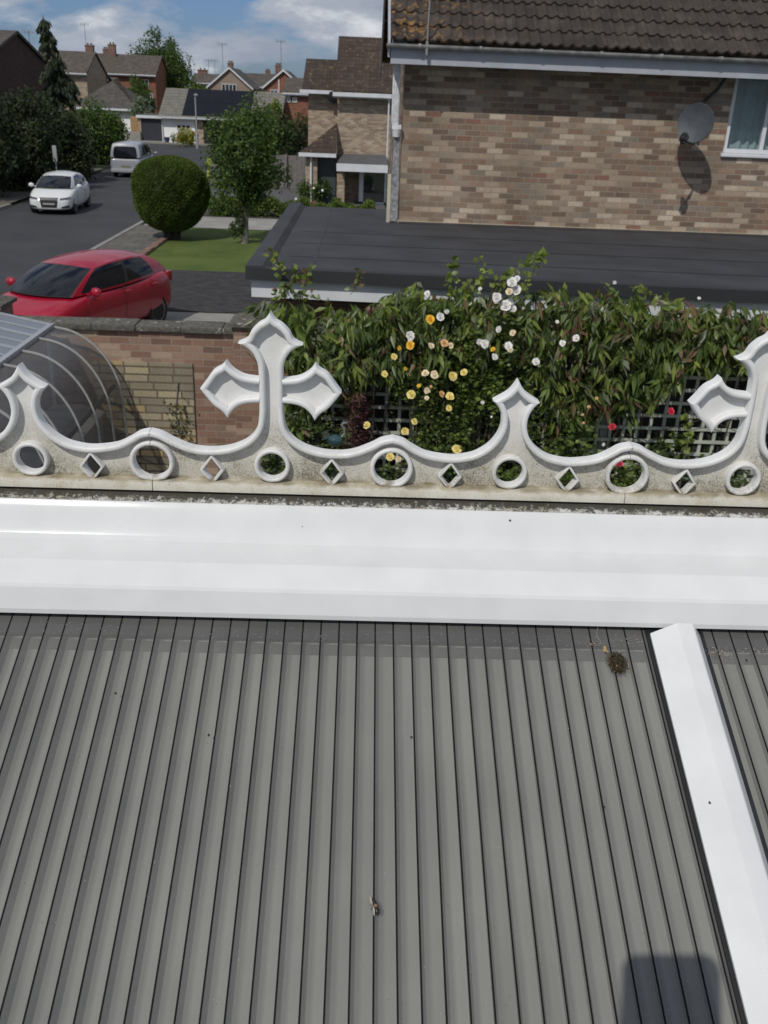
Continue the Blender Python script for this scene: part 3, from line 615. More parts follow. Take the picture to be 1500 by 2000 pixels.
def window(par, x0, x1, z0, z1, Y, cols=2, fw=.06, dep=.07, pane=None, label=None):
    b = MB(); b.box(x0, x1, Y - dep, Y, z0, z0 + fw); b.box(x0, x1, Y - dep, Y, z1 - fw, z1)
    for k in range(cols + 1):
        x = x0 + (x1 - x0 - fw) * k / cols; b.box(x, x + fw, Y - dep, Y, z0 + fw, z1 - fw)
    f = b.build('window', M_trim, par)
    if label: f['label'] = label
    g = MB(); g.box(x0 + fw * .5, x1 - fw * .5, Y - dep * .55, Y - .004, z0 + fw * .5, z1 - fw * .5); g.build('pane', pane or M_glass, f)
    return f
def house(name, label, X0, X1, Y0, Y1, eave, ridge, wall, roof, ax='x', ov=.3, cat='house', fascia=True, chim=(), wins=(), group=None, hip=0):
    t = thing(name, label, cat, ((X0 + X1) / 2, (Y0 + Y1) / 2, 0), group=group)
    ym, xm = (Y0 + Y1) / 2, (X0 + X1) / 2
    b = MB()
    if hip: b.box(X0, X1, Y0, Y1, 0, eave)
    elif ax == 'x': b.prism([(Y0, 0), (Y1, 0), (Y1, eave), (ym, ridge - .12), (Y0, eave)], 'x', X0, X1)
    else: b.prism([(X0, 0), (X1, 0), (X1, eave), (xm, ridge - .12), (X0, eave)], 'y', Y0, Y1)
    b.build('wall', wall, t)
    b = MB(); th = .14
    if hip:
        o = ov; x0, x1, y0, y1 = X0 - o, X1 + o, Y0 - o, Y1 + o
        a, c = ((x0 + hip, ym), (x1 - hip, ym)) if ax == 'x' else ((xm, y0 + hip), (xm, y1 - hip))
        vs = [(x0, y0, eave), (x1, y0, eave), (x1, y1, eave), (x0, y1, eave), (a[0], a[1], ridge), (c[0], c[1], ridge), (x0, y0, eave - .1), (x1, y0, eave - .1), (x1, y1, eave - .1), (x0, y1, eave - .1)]
        fs = [(0, 1, 5, 4), (2, 3, 4, 5), (1, 2, 5), (3, 0, 4)] if ax == 'x' else [(0, 1, 4), (1, 2, 5, 4), (2, 3, 5), (3, 0, 4, 5)]
        b.add(vs, fs + [(6, 9, 8, 7), (0, 6, 7, 1), (1, 7, 8, 2), (2, 8, 9, 3), (3, 9, 6, 0)])
    else:
        h, m_ = (Y0, ym) if ax == 'x' else (X0, xm); e2 = Y1 if ax == 'x' else X1
        sl_ = (ridge - eave) / (m_ - h); ze = eave - sl_ * ov
        p = [(h - ov, ze), (m_, ridge), (e2 + ov, ze), (e2 + ov, ze + th), (m_, ridge + th), (h - ov, ze + th)]
        if ax == 'x': b.prism(p, 'x', X0 - .15, X1 + .15)
        else: b.prism(p, 'y', Y0 - .2, Y1 + .2)
    rf_ = b.build('roof', roof, t)
    for (cx, cy, w, zt) in chim:
        c = MB(); c.box(cx - w, cx + w, cy - w * .8, cy + w * .8, ridge - 1.0, zt); c.box(cx - w * 1.1, cx + w * 1.1, cy - w * .9, cy + w * .9, zt - .12, zt - .0)
        for s_ in (-.45, .45): c.lathe([(.10, zt), (.11, zt + .22), (.08, zt + .22)], (cx + s_ * w, cy, 0), seg=8)
        c.build('chimney', M_chim, rf_)
    if fascia and not hip:
        b = MB()
        if ax == 'x':
            b.box(X0 - .16, X1 + .16, Y0 - ov - .05, Y0 - ov - .002, ze - .06, ze + .14)
            b.box(X0 - .17, X1 + .17, Y0 - ov - .15, Y0 - ov - .055, ze + .04, ze + .13)
        else:
            for sg, xe in ((-1, X0 - ov), (1, X1 + ov)):
                b.add([(xe, Y0 - .25, ze - .05), (xm, Y0 - .25, ridge - .02), (xm, Y0 - .25, ridge + .16), (xe, Y0 - .25, ze + .15), (xe, Y0 - .205, ze - .05), (xm, Y0 - .205, ridge - .02), (xm, Y0 - .205, ridge + .16), (xe, Y0 - .205, ze + .15)],
                      [(0, 1, 2, 3), (7, 6, 5, 4), (0, 4, 5, 1), (2, 6, 7, 3), (0, 3, 7, 4)])
        b.build('gutter', M_trim, t)
    elif fascia:
        b = MB(); b.box(X0 - ov - .06, X1 + ov + .06, Y0 - ov - .06, Y0 - ov - .002, eave - .16, eave + .02); b.build('gutter', M_trim, t)
    for w in wins: window(t, *w[:4], (w[4] if len(w) > 4 else Y0), cols=(w[5] if len(w) > 5 else 2))
    return t

# ================================================================== BIG BRICK HOUSE
HX0, HX1, HY, HY1, ZW = .52, 9.4, 14.05, 20.6, 2.46
bigh = thing('brick_house', 'large house of mixed buff and brown brick under a brown pantile roof', 'house', (4.9, 17.3, 0))
WX0, WX1, WZ0, WZ1 = 5.12, 6.75, 3.66, 4.76; EZ = 4.80
b = MB()
def wallrect(x0, x1, z0, z1): b.add([(x0, HY, z0), (x1, HY, z0), (x1, HY, z1), (x0, HY, z1)], [(0, 1, 2, 3)])
wallrect(HX0, WX0, 0, EZ + .2); wallrect(WX1, HX1, 0, EZ + .2); wallrect(WX0, WX1, 0, WZ0); wallrect(WX0, WX1, WZ1, EZ + .2)
b.add([(HX0, HY, 0), (HX0, HY1, 0), (HX0, HY1, EZ + .2), (HX0, (HY + HY1) / 2, 7.05), (HX0, HY, EZ + .2)], [(0, 4, 3, 2, 1)])
b.add([(HX1, HY, 0), (HX1, HY1, 0), (HX1, HY1, EZ + .2), (HX1, (HY + HY1) / 2, 7.05), (HX1, HY, EZ + .2)], [(0, 1, 2, 3, 4)])
b.add([(HX0, HY1, 0), (HX1, HY1, 0), (HX1, HY1, EZ + .2), (HX0, HY1, EZ + .2)], [(0, 3, 2, 1)])
for a in ((WX0, WX0, 1), (WX1, WX1, 1)): b.add([(a[0], HY, WZ0), (a[0], HY + .12, WZ0), (a[0], HY + .12, WZ1), (a[0], HY, WZ1)], [(0, 1, 2, 3)])
b.build('wall', M_bigbrick, bigh, recalc=False)
# roof: real rolled tiles on the slope facing the garden
PT = R(33); EY = 13.62; EZT = atY(1000, 88, EY).z
def tileroof(x0, x1, slen, roll=.148, gauge=.335, per=8):
    xs = np.arange(x0, x1, roll / per); nr = int(slen / gauge); V = []; rows = 0
    rowp = []
    for r_ in range(nr):
        for (f, h) in ((0.0, .0), (0.0, .026), (.5, .015), (.999, .002)): rowp.append(((r_ + f) * gauge, h, r_))
    jit = RNG.normal(0, .0028, (nr + 1, int(len(xs) / per) + 2)); tilt = RNG.normal(0, .006, (nr + 1, int(len(xs) / per) + 2))
    for s_, h, r_ in rowp:
        ph = (xs - x0) / roll; ci = ph.astype(int); fr = ph - ci
        sh = np.where(fr < .55, np.sin(fr / .55 * math.pi) * .030, -.004 + 0 * fr)
        hh = h + sh + jit[r_, ci] + tilt[r_, ci] * (fr - .5)
        ss = s_ + jit[r_, ci] * 1.5
        V.append(np.stack([xs, EY + ss * math.cos(PT) - hh * math.sin(PT), EZT + ss * math.sin(PT) + hh * math.cos(PT)], 1))
    return [list(map(tuple, r_)) for r_ in V]
M_pantile = NT('pantile'); _p = M_pantile; o_ = _p.xyz()
_c = _p.ramp(_p.noise(3.2, 7), [(.3, (.038, .031, .027)), (.55, (.055, .045, .039)), (.75, (.085, .071, .061))])
_rc = _p.n('ShaderNodeCombineXYZ'); _p.l(_p.math('FLOOR', _p.math('DIVIDE', o_[0], .296)), _rc.inputs[0]); _p.l(_p.math('FLOOR', _p.math('DIVIDE', o_[2], .1824)), _rc.inputs[1])
_w = _p.n('ShaderNodeTexWhiteNoise', noise_dimensions='2D'); _p.l(_rc.outputs[0], _w.inputs['Vector'])
_c = _p.mix(.6, _c, _p.ramp(_w.outputs[0], [(0, (.62, .62, .62)), (1, (1.25, 1.2, 1.15))]), 'MULTIPLY')
_c = _p.mix(_p.ramp(_p.noise(16, 5, rough=.7), [(.62, (0, 0, 0)), (.72, (.6, .6, .6))]), _c, (.19, .165, .13))
_mr = _p.n('ShaderNodeMapRange'); _p.l(o_[0], _mr.inputs[0]); _mr.inputs[1].default_value = -4.35; _mr.inputs[2].default_value = -3.2; _mr.inputs[3].default_value = 1; _mr.inputs[4].default_value = 0
_c = _p.mix(_p.math('MULTIPLY', _p.ramp(_p.noise(7, 6, rough=.65), [(.53, (0, 0, 0)), (.60, (.9, .9, .9))]), _mr.outputs[0]), _c, (.25, .135, .045))
_p.col(_c); _p.set(rough=.85, spec=.25); _p.bump(_p.noise(50, 5), .5, .008); M_pantile = _p.m
b = MB(); b.grid(tileroof(HX0 - .22, HX1 + .2, 4.2)); rfo = b.build('roof', M_pantile, bigh, smooth=True, angle=45, recalc=False)
YR = EY + 4.02 * math.cos(PT); ZR = EZT + 4.02 * math.sin(PT)
b = MB(); b.add([(HX0 - .22, YR, ZR), (HX1 + .2, YR, ZR), (HX1 + .2, HY1 + .4, EZT - .05), (HX0 - .22, HY1 + .4, EZT - .05)], [(0, 1, 2, 3)]); b.build('rear_slope', M_pantile, rfo, recalc=False)
b = MB(); b.tube([(HX0 - .24, YR, ZR + .02), (HX1 + .2, YR, ZR + .02)], .11, 10); b.build('ridge_tiles', M_pantile, rfo, smooth=True)
def barge(y0, z0, y1, z1, x, d=.20, t=.03):
    b.add([(x, y0, z0), (x, y1, z1), (x, y1, z1 - d), (x, y0, z0 - d), (x + t, y0, z0), (x + t, y1, z1), (x + t, y1, z1 - d), (x + t, y0, z0 - d)], [(0, 1, 2, 3), (4, 7, 6, 5), (0, 4, 5, 1), (3, 2, 6, 7), (0, 3, 7, 4), (1, 5, 6, 2)])
b = MB(); barge(EY - .02, EZT - .005, YR, ZR, HX0 - .25); barge(HY1 + .45, EZT - .10, YR, ZR, HX0 - .252)
b.add([(HX0 - .22, EY, EZT - .10), (HX0 - .22, YR, ZR - .12), (HX0, YR, ZR - .12), (HX0, EY, EZT - .10)], [(0, 1, 2, 3)])
b.build('barge_board', M_soffit, bigh, recalc=False)
# gutter: half round with brackets, fascia and soffit
b = MB(); gz = EZT - .045
gp = [(EY - .02 - .055 + .055 * math.cos(a), gz + .055 * math.sin(a)) for a in [math.pi * k / 8 + math.pi for k in range(9)]]
b.prism(gp + [(EY - .026, gz), (EY - .124, gz)][::1], 'x', HX0 - .27, HX1 + .2)
for k in range(12):
    x = HX0 + .15 + k * .80; b.prism([(y + (y - (EY - .075)) * .12, z - .006) for y, z in gp] + [(EY - .015, gz + .01), (EY - .133, gz + .01)], 'x', x, x + .03)
b.build('gutter', mat('old_grey_gutter', (.30, .30, .29), .6, .35, 9), bigh, smooth=True, angle=35)
b = MB(); b.box(HX0 - .21, HX1, EY - .01, EY + .02, gz - .235, gz - .02); b.box(HX0 - .21, HX1, EY + .021, HY - .002, gz - .225, gz - .212)
b.build('fascia', M_soffit, bigh)
# bird droppings / growth on gutter edge are stains
M_old = mat('flaking_white_paint', (.60, .61, .62), .6, .25, 14, .3, 60); M_ivory = mat('ivory_paint', (.46, .44, .33), .7, .12, 6); M_leadg = mat('grey_flaking_paint', (.24, .245, .26), .7, .55, 22, .4, 60)
b = MB(); b.box(HX0 - .16, HX0 - .06, HY - .075, HY - .002, 3.86, gz - .10)
for x in (-.14, -.11, -.08): b.box(HX0 + x - .004, HX0 + x + .004, HY - .083, HY - .0755, 3.9, gz - .3)
dp = b.build('downpipe', M_old, bigh, bevel=.008)
b = MB(); b.box(HX0 - .15, HX0 - .02, HY - .10, HY + .0, 3.80, 3.86); b.lathe([(.05, 3.70), (.065, 3.80)], (HX0 - .085, HY - .05, 0), seg=10); b.build('pipe_collar', M_old, dp)
b = MB(); b.prism([(HX0 - .13, 2.56), (HX0 - .02, 2.56), (HX0 - .035, 3.72), (HX0 - .11, 3.72)], 'y', HY - .05, HY - .004); b.build('lower_board', M_leadg, bigh)
b = MB(); b.box(HX0 - .18, HX0 - .131, HY - .02, HY + .06, 2.50, 3.2); b.build('corner_board', M_ivory, bigh)
# window with curtains
w = window(bigh, WX0 + .002, WX1 - .002, WZ0 + .002, WZ1 - .002, HY + .10, cols=3, fw=.055, dep=.07, label='white framed upstairs window with net curtains')
for ch in list(w.children):
    if ch.name.startswith('pane'): bpy.data.objects.remove(ch)
_t = sheer('clear_pane', (.82, .88, .90), .16, rough=.03); _t.col((.10, .13, .15)); _t.set(spec=1.0); M_clear = _t.m
b = MB(); b.add([(WX0 + .03, HY + .06, WZ0 + .03), (WX1 - .03, HY + .06, WZ0 + .03), (WX1 - .03, HY + .06, WZ1 - .03), (WX0 + .03, HY + .06, WZ1 - .03)], [(0, 1, 2, 3)]); b.build('pane', M_clear, w, recalc=False)
b = MB(); b.grid([[(x, HY + .20 + .022 * math.sin(x * 42 + math.sin(x * 9) * 2), z) for x in np.arange(WX0 - .05, WX1 + .05, .015)] for z in (WZ0 - .1, WZ0 + .5, WZ1 + .1)])
b.build('curtain', mat('net_curtain', (.42, .50, .50), .9, .1, 8), w, smooth=True, recalc=False)
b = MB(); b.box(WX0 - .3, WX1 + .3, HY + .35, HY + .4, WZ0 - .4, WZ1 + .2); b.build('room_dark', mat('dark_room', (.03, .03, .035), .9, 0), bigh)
b = MB(); b.box(WX0 - .03, WX1 + .03, HY - .045, HY + .03, WZ0 - .05, WZ0 - .002); b.build('window_sill', M_trim, bigh, bevel=.006)
b = MB(); b.box(HX0 - .01, HX1, HY - .02, HY - .002, 2.545, 2.565); b.prism([(HX0 - .06, 2.52), (HX0 + .0, 2.52), (HX0 + .0, 2.58), (HX0 - .05, 2.62)], 'y', HY - .03, HY - .01)
b.build('flashing_trim', mat('cream_sealant', (.48, .43, .31), .7, .15, 8), bigh)
# aerial cable and pole at the left end of the roof
b = MB(); b.tube([(HX0 + .26, EY - .06, gz + .30 - .45), (HX0 + .27, EY - .07, gz + .9)], .012, 6); b.tube([(HX0 + .26, EY - .10, gz - .12), (HX0 + .26, EY - .1, gz + .04)], .02, 6)
tag(b.build('aerial_pole', mat('dull_metal', (.22, .22, .22), .5, .2, 20)), 'thin grey pole rising past the gutter at the left end of the big roof', 'pole')

# satellite dish ------------------------------------------------------
D0 = atY(1361, 241, 13.62)
dish = thing('satellite_dish', 'dark grey oval satellite dish fixed to the big brick wall beside the window', 'satellite dish', (D0.x, 14.03, D0.z))
ax_ = (Vector((-.66, -.75, .08))).normalized(); sx = ax_.cross(Vector((0, 0, 1))).normalized(); sy = sx.cross(ax_).normalized()
M_dish = mat('dish_grey', (.062, .072, .085), .6, .2, 7); M_dishk = mat('dish_black', (.025, .026, .03), .5, .3, 20)
def dpt(u, v, h): return D0 + sx * u + sy * v + ax_ * h
P = []
for i in range(9):
    r = i / 8; P.append([tuple(dpt(.255 * r * math.cos(a), .25 * r * math.sin(a), .055 * r * r)) for a in [2 * math.pi * k / 36 for k in range(37)]])
P.append([tuple(dpt(.26 * math.cos(a), .255 * math.sin(a), .045)) for a in [2 * math.pi * k / 36 for k in range(37)]])
for i in range(8, -1, -1):
    r = i / 8; P.append([tuple(dpt(.257 * r * math.cos(a), .252 * r * math.sin(a), .055 * r * r - .012)) for a in [2 * math.pi * k / 36 for k in range(37)]])
b = MB(); b.grid(P); b.build('reflector', M_dish, dish, smooth=True, recalc=False)
lnb = dpt(-.205, -.20, .34) ; foot = dpt(-.03, -.27, .0)
lnb = atY(1333, 270, 13.30); 
b = MB(); b.tube([dpt(-.02, -.22, -.03), foot + ax_ * .03, lnb + Vector((.03, .03, -.03))], .014, 8); b.build('arm', M_dishk, dish, smooth=True)
b = MB(); q = (dpt(0, 0, .03) - lnb).normalized()
b.tube([lnb - q * .05, lnb + q * .03, lnb + q * .035, lnb + q * .085, lnb + q * .09], [.030, .030, .047, .047, .02], 12)
b.tube([lnb + Vector((.05, 0, -.01)) - q * .04, lnb + Vector((.05, 0, -.01)) + q * .05], .026, 8); b.tube([lnb + Vector((-.02, 0, -.055)), lnb + Vector((.045, 0, -.055))], .022, 8)
b.build('receiver', M_dishk, dish)
b = MB(); b.tube([dpt(0, 0, -.01), dpt(0, 0, -.10), Vector((D0.x, 13.86, D0.z - .10)), Vector((D0.x, 14.04, D0.z - .10))], .022, 8); b.box(D0.x - .07, D0.x + .07, 14.03, 14.045, D0.z - .2, D0.z + .0); b.build('wall_bracket', M_dishk, dish)
c1 = atY(1378, 196, 13.98); c2 = atY(1415, 155, 13.98); c3_ = atY(1428, 140, 13.8)
b = MB(); b.tube([dpt(.03, .20, -.03), c1, (c1 + c2) / 2 + Vector((.03, 0, 0)), c2, c3_], .022, 8)
tag(b.build('dish_cable', M_dishk, None, smooth=True), 'thick black cable running from the eaves down to the satellite dish', 'cable')

# ================================================================== FLAT ROOFED GARAGE
gar = thing('garage', 'low garage with a flat black felt roof before the big brick house', 'garage', (2, 12, 0))
GL = -1.15; GZ = 2.54
def gfy(x): return 9.60 - (x - GL) * .062
b = MB(); b.add([(x, y, z) for z in (.0, 2.20) for x, y in ((GL + .22, gfy(GL) + .3), (9, gfy(9) + .3), (9, 14.04), (.5, 14.04), (.5, 15.5), (GL + .22, 15.5))],
                [(0, 1, 7, 6), (1, 2, 8, 7), (5, 0, 6, 11), (4, 5, 11, 10), (3, 4, 10, 9)]); b.build('wall', M_wallbrick, gar, recalc=False)
b = MB(); b.add([(x, y, z) for z in (2.45, GZ) for x, y in ((GL, gfy(GL)), (9, gfy(9)), (9, 14.048), (.505, 14.048), (.505, 15.72), (GL, 15.72))], [(6, 7, 8, 9, 10, 11), (0, 5, 4, 3, 2, 1)] + [(i, (i + 1) % 6, (i + 1) % 6 + 6, i + 6) for i in range(6)])
rfm = b.build('roof', M_felt, gar)
b = MB()
def fq(x0, x1, y0a, y0b, y1a, y1b, h, m=0): b.add([(x0, y0a, GZ + .002), (x1, y0b, GZ + .002), (x1, y1b, GZ + .002), (x0, y1a, GZ + .002), (x0, y0a, GZ + h), (x1, y0b, GZ + h), (x1, y1b, GZ + h), (x0, y1a, GZ + h)], [(4, 5, 6, 7), (0, 1, 5, 4), (1, 2, 6, 5), (2, 3, 7, 6), (3, 0, 4, 7)])
fq(GL - .02, 9, gfy(GL) - .03, gfy(9) - .03, gfy(GL) + .09, gfy(9) + .09, .035)
b.add([(GL - .03, 9.56, 2.455), (9, gfy(9) - .035, 2.455), (9, gfy(9) - .035, GZ + .036), (GL - .03, 9.56, GZ + .036)], [(0, 1, 2, 3)])
b.build('felt_upstand', M_feltd, rfm)
b = MB(); b.prism([(GL - .03, 2.455), (GL - .03, GZ + .055), (GL + .14, GZ + .055), (GL + .20, GZ + .006), (GL + .20, GZ - .01)], 'y', 9.585, 15.74); b.build('side_upstand', M_felt, rfm)
b = MB()
for y in (10.6, 11.65, 12.7): b.add([(GL + .34, y, GZ + .004), (8.9, y - .45, GZ + .004), (8.9, y - .42, GZ + .004), (GL + .34, y + .03, GZ + .004)], [(0, 1, 2, 3)])
b.add([(GL + .62, 9.7, GZ + .0045), (GL + .645, 9.7, GZ + .0045), (GL + .645, 15.6, GZ + .0045), (GL + .62, 15.6, GZ + .0045)], [(0, 1, 2, 3)])
b.prism([(13.90, GZ + .003), (14.046, GZ + .003), (14.046, GZ + .02), (13.99, GZ + .014)], 'x', .52, 9)
b.build('felt_seams', mat('felt_seam', (.029, .030, .036), .6, .2, 3), rfm)
b = MB(); b.add([(GL + .02, gfy(GL) + .03, 2.27), (7.0, gfy(7.0) + .03, 2.27), (7.0, gfy(7.0) + .03, 2.453), (GL + .02, gfy(GL) + .03, 2.453), (GL + .02, gfy(GL) + .06, 2.27), (7.0, gfy(7.0) + .06, 2.27), (7.0, gfy(7.0) + .06, 2.453), (GL + .02, gfy(GL) + .06, 2.453)], [(0, 1, 2, 3), (0, 3, 7, 4), (0, 4, 5, 1), (1, 5, 6, 2)])
b.box(GL + .02, GL + .05, 9.67, 15.6, 2.27, 2.45); b.build('fascia', M_trim, gar)

# ================================================================== GARDEN WALL, POST, TRELLIS
gw = thing('garden_wall', 'red brick garden wall with a mossy coping and an inset panel of yellow stone', 'wall', (-2.5, 9.95, 0))
b = MB(); b.box(-8.0, -1.10, 9.95, 10.17, 0, 1.80); b.build('brickwork', M_wallbrick, gw)
b = MB(); b.box(-2.92, -1.83, 9.925, 9.949, 0, 1.455); b.build('stone_panel', M_stone, gw)
b = MB()
x = -8.0
while x < -1.12: w_ = random.uniform(.42, .5); b.box(x, min(x + w_, -1.1), 9.90 + random.uniform(-.008, .008), 10.22, 1.803, 1.865 + random.uniform(-.006, .006)); x += w_ + .006
b.build('coping', M_coping, gw, bevel=.008)
b = MB(); b.box(-1.36, -1.06, 9.86, 10.26, 0, 1.90); b.box(-4.15, -3.83, 9.86, 10.26, 0, 2.0); b.build('pier', M_wallbrick, gw)
b = MB()
for x0, x1, z in ((-1.40, -1.04, 1.902), (-4.2, -3.79, 2.002)): b.add([(x0, 9.81, z), (x1, 9.81, z), (x1, 10.31, z), (x0, 10.31, z), (x0, 9.81, z + .04), (x1, 9.81, z + .04), (x1, 10.31, z + .04), (x0, 10.31, z + .04), (x0 + .12, 9.97, z + .09), (x1 - .12, 9.97, z + .09), (x1 - .12, 10.15, z + .09), (x0 + .12, 10.15, z + .09)],
    [(0, 3, 2, 1), (0, 1, 5, 4), (1, 2, 6, 5), (2, 3, 7, 6), (3, 0, 4, 7), (4, 5, 9, 8), (5, 6, 10, 9), (6, 7, 11, 10), (7, 4, 8, 11), (8, 9, 10, 11)])
b.build('pier_cap', M_coping, gw)
M_ivy = leaf('thin_climber', (.09, .10, .035))
P = np.stack([RNG.normal(-2.0, .06, 170), np.full(170, 9.90) + RNG.normal(0, .012, 170), RNG.uniform(.3, 1.05, 170) - np.abs(RNG.normal(0, .05, 170))], 1)
wc = thing('wall_climber', 'sparse yellowish climber clinging to the stone panel of the garden wall', 'climbing plant', (-2.0, 9.9, 0))
leafmesh('leaves', P, rdir(170), .045, .028, [M_ivy, leaf('dull_olive', (.20, .18, .08))], RNG.integers(0, 2, 170), wc)
b = MB(); b.tube([(-2.0, 9.915, 0), (-1.98, 9.91, .5), (-2.04, 9.915, .9), (-1.99, 9.91, 1.25)], .006, 5); b.build('stem', M_wood, wc)
b = MB()
pz = atY(519, 545, 9.35); b.box(pz.x - .045, pz.x + .05, 9.28, 9.38, 0, 2.28)
tag(b.build('fence_post', M_wood, None, bevel=.01), 'weathered grey timber post under the left corner of the garage roof', 'post')
M_trel = mat('sage_green_paint', (.38, .40, .34), .75, .2, 5)
tr = thing('trellis', 'sage green square trellis behind the climbers and roses', 'trellis', (1.9, 9.2, 0))
b = MB()
for k in range(38): x = -.95 + k * .138; b.box(x - .016, x + .016, 9.075, 9.095, .15, 2.02)
for k in range(14): z = .2 + k * .138; b.box(-.98, 4.3, 9.055, 9.073, z - .016, z + .016)
b.build('lattice', M_trel, tr)
b = MB(); b.box(-.99, 4.32, 9.13, 9.19, 2.025, 2.07); b.build('top_rail', M_trel, tr)
for x in (-.9, .9, 2.6, 4.3): b = MB(); b.box(x - .04, x + .04, 9.18, 9.26, 0, 2.1); b.build('post', M_trel, tr)
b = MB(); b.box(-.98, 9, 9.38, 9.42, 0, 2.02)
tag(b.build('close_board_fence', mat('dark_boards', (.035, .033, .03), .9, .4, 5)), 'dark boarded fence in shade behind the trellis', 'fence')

# ================================================================== CLIMBERS AND ROSES
LD = [leaf('leaf_deep', (.070, .105, .032), .4, .3, .38), leaf('leaf_mid', (.125, .175, .048), .35, .35, .38), leaf('leaf_bright', (.22, .27, .068), .3, .4, .4), leaf('leaf_bronze', (.17, .115, .065), .4, .3, .42), leaf('leaf_grey', (.16, .18, .115), .3, .25, .4), leaf('leaf_red', (.15, .07, .06), .4, .3, .45)]
def climber(name, label, cells, n, probs, L0=.15, W0=.042):
    c = thing(name, label, 'climbing plant', (cells[0][0], 9.1, 0))
    cells = np.array(cells); w = cells[:, 2] * cells[:, 3]; k = RNG.choice(len(cells), n, p=w / w.sum())
    q = cells[k]
    # sprays: groups of leaves hanging from common nodes
    ns = n // 6; nk = RNG.choice(len(cells), ns, p=w / w.sum()); nq = cells[nk]
    ang = RNG.uniform(0, 2 * math.pi, ns); rr = np.sqrt(RNG.random(ns))
    node = np.stack([nq[:, 0] + np.cos(ang) * rr * nq[:, 2], 9.0 + RNG.uniform(-.28, .22, ns), nq[:, 1] + np.sin(ang) * rr * nq[:, 3]], 1)
    node[:, 1] -= .12 * np.cos((node[:, 2] - 2.0) * 1.4)
    idx = RNG.integers(0, ns, n); base = node[idx] + RNG.normal(size=(n, 3)) * .022
    sway = RNG.normal(0, .55, (ns, 2)); hang = RNG.uniform(.4, 1.6, ns)
    d = np.stack([sway[idx, 0] + RNG.normal(0, .45, n), -.25 + sway[idx, 1] * .5 + RNG.normal(0, .4, n), -hang[idx] + RNG.normal(0, .35, n)], 1)
    sp = RNG.normal(0, .35, ns)[idx]; m = np.clip(RNG.choice(len(probs), n, p=probs), 0, 5)
    sm = RNG.choice(len(probs), ns, p=probs)[idx]; m = np.where(RNG.random(n) < .6, sm, m)
    leafmesh('leaves', base, d, L0 * (.5 + .8 * RNG.random(n)), W0 * (.6 + .75 * RNG.random(n)), LD, m, c, fold=.35, droop=.12)
    b = MB()
    for i in range(26):
        x = cells[RNG.integers(0, len(cells))][0] + random.uniform(-.2, .2); z = random.uniform(1.0, 2.2)
        b.tube([(x, 9.12, z * .3), (x + random.uniform(-.1, .1), 9.08, z * .6), (x + random.uniform(-.25, .25), 9.0, z), (x + random.uniform(-.4, .4), 8.95, z + .2)], [.012, .009, .006, .003], 5)
    b.build('stems', mat('climber_stem', (.07, .05, .035), .9, .3, 20), c)
    return c
climber('evergreen_climber', 'evergreen climber with long drooping leaves on the left, topping the trellis below the garage fascia',
        [(-.75, 2.15, .30, .24), (-.35, 2.1, .38, .25), (.1, 2.05, .38, .32), (.5, 2.18, .40, .38), (.9, 2.22, .38, .36), (-.55, 1.75, .30, .26), (-.2, 1.68, .25, .2), (.2, 1.86, .25, .16), (-.62, 1.35, .16, .22), (-.05, 1.35, .08, .2)], 4600, [.27, .32, .20, .07, .13, .01])
climber('evergreen_climber', 'evergreen climber with long drooping bronze tinged leaves on the right, spilling over the garage fascia',
        [(1.4, 2.24, .35, .30), (1.9, 2.28, .4, .33), (2.35, 2.24, .4, .35), (2.8, 2.22, .4, .33), (3.25, 2.20, .4, .32), (3.7, 2.20, .4, .30), (4.1, 2.18, .4, .3), (4.5, 2.18, .4, .3), (1.9, 1.7, .3, .32), (2.4, 1.72, .3, .26), (2.9, 1.75, .28, .22), (2.0, 1.35, .14, .2), (4.2, 1.75, .25, .2), (2.75, 1.5, .12, .15)], 6600, [.26, .30, .20, .11, .10, .03])
# vine shoots reaching over the fascia and the roof
def shoots(name, label, pts, n, m):
    c = thing(name, label, 'climbing plant', (pts[0][0][0], pts[0][0][1], 0)); bs = []; ds = []; M_vs = mat('vine_stem', (.09, .08, .04), .8, .3, 20)
    for path in pts:
        b = MB(); b.tube(path, [.006] + [.003] * (len(path) - 1), 5); b.build('stem', M_vs, c)
        for i in range(len(path) - 1):
            A, B = np.array(path[i]), np.array(path[i + 1])
            for k in range(n):
                bs.append(A + (B - A) * RNG.random() + RNG.normal(0, .02, 3)); ds.append(rdir(1)[0] * np.array([1, 1, .6]))
    leafmesh('leaves', np.array(bs), np.array(ds), .075, .055, LD, RNG.choice(m, len(bs)), c)
def pth(l, Y): return [tuple(atY(x, y, Y + i * .02)) for i, (x, y) in enumerate(l)]
shoots('vine', 'leafy vine creeping up over the left corner of the garage roof',
       [pth([(560, 620), (545, 585), (548, 545), (540, 505), (522, 488)], 9.15), pth([(560, 560), (575, 540), (590, 525)], 9.2), pth([(590, 585), (597, 548), (605, 520)], 9.2), pth([(535, 640), (530, 600), (545, 570), (590, 572), (640, 590)], 9.1), pth([(690, 570), (697, 545), (702, 520)], 9.1)], 11, [1, 1, 2, 3])
shoots('vine', 'bright green vine shoots rising above the middle of the climbers against the garage roof',
       [pth([(960, 580), (975, 555), (1000, 530), (1040, 505), (1068, 497)], 8.8), pth([(880, 590), (885, 560), (878, 530), (884, 505)], 8.8), pth([(930, 570), (940, 530), (938, 500)], 8.8), pth([(1005, 590), (1030, 545), (1050, 520), (1062, 500)], 8.8), pth([(900, 600), (915, 575), (920, 545)], 8.8)], 13, [1, 2, 2])
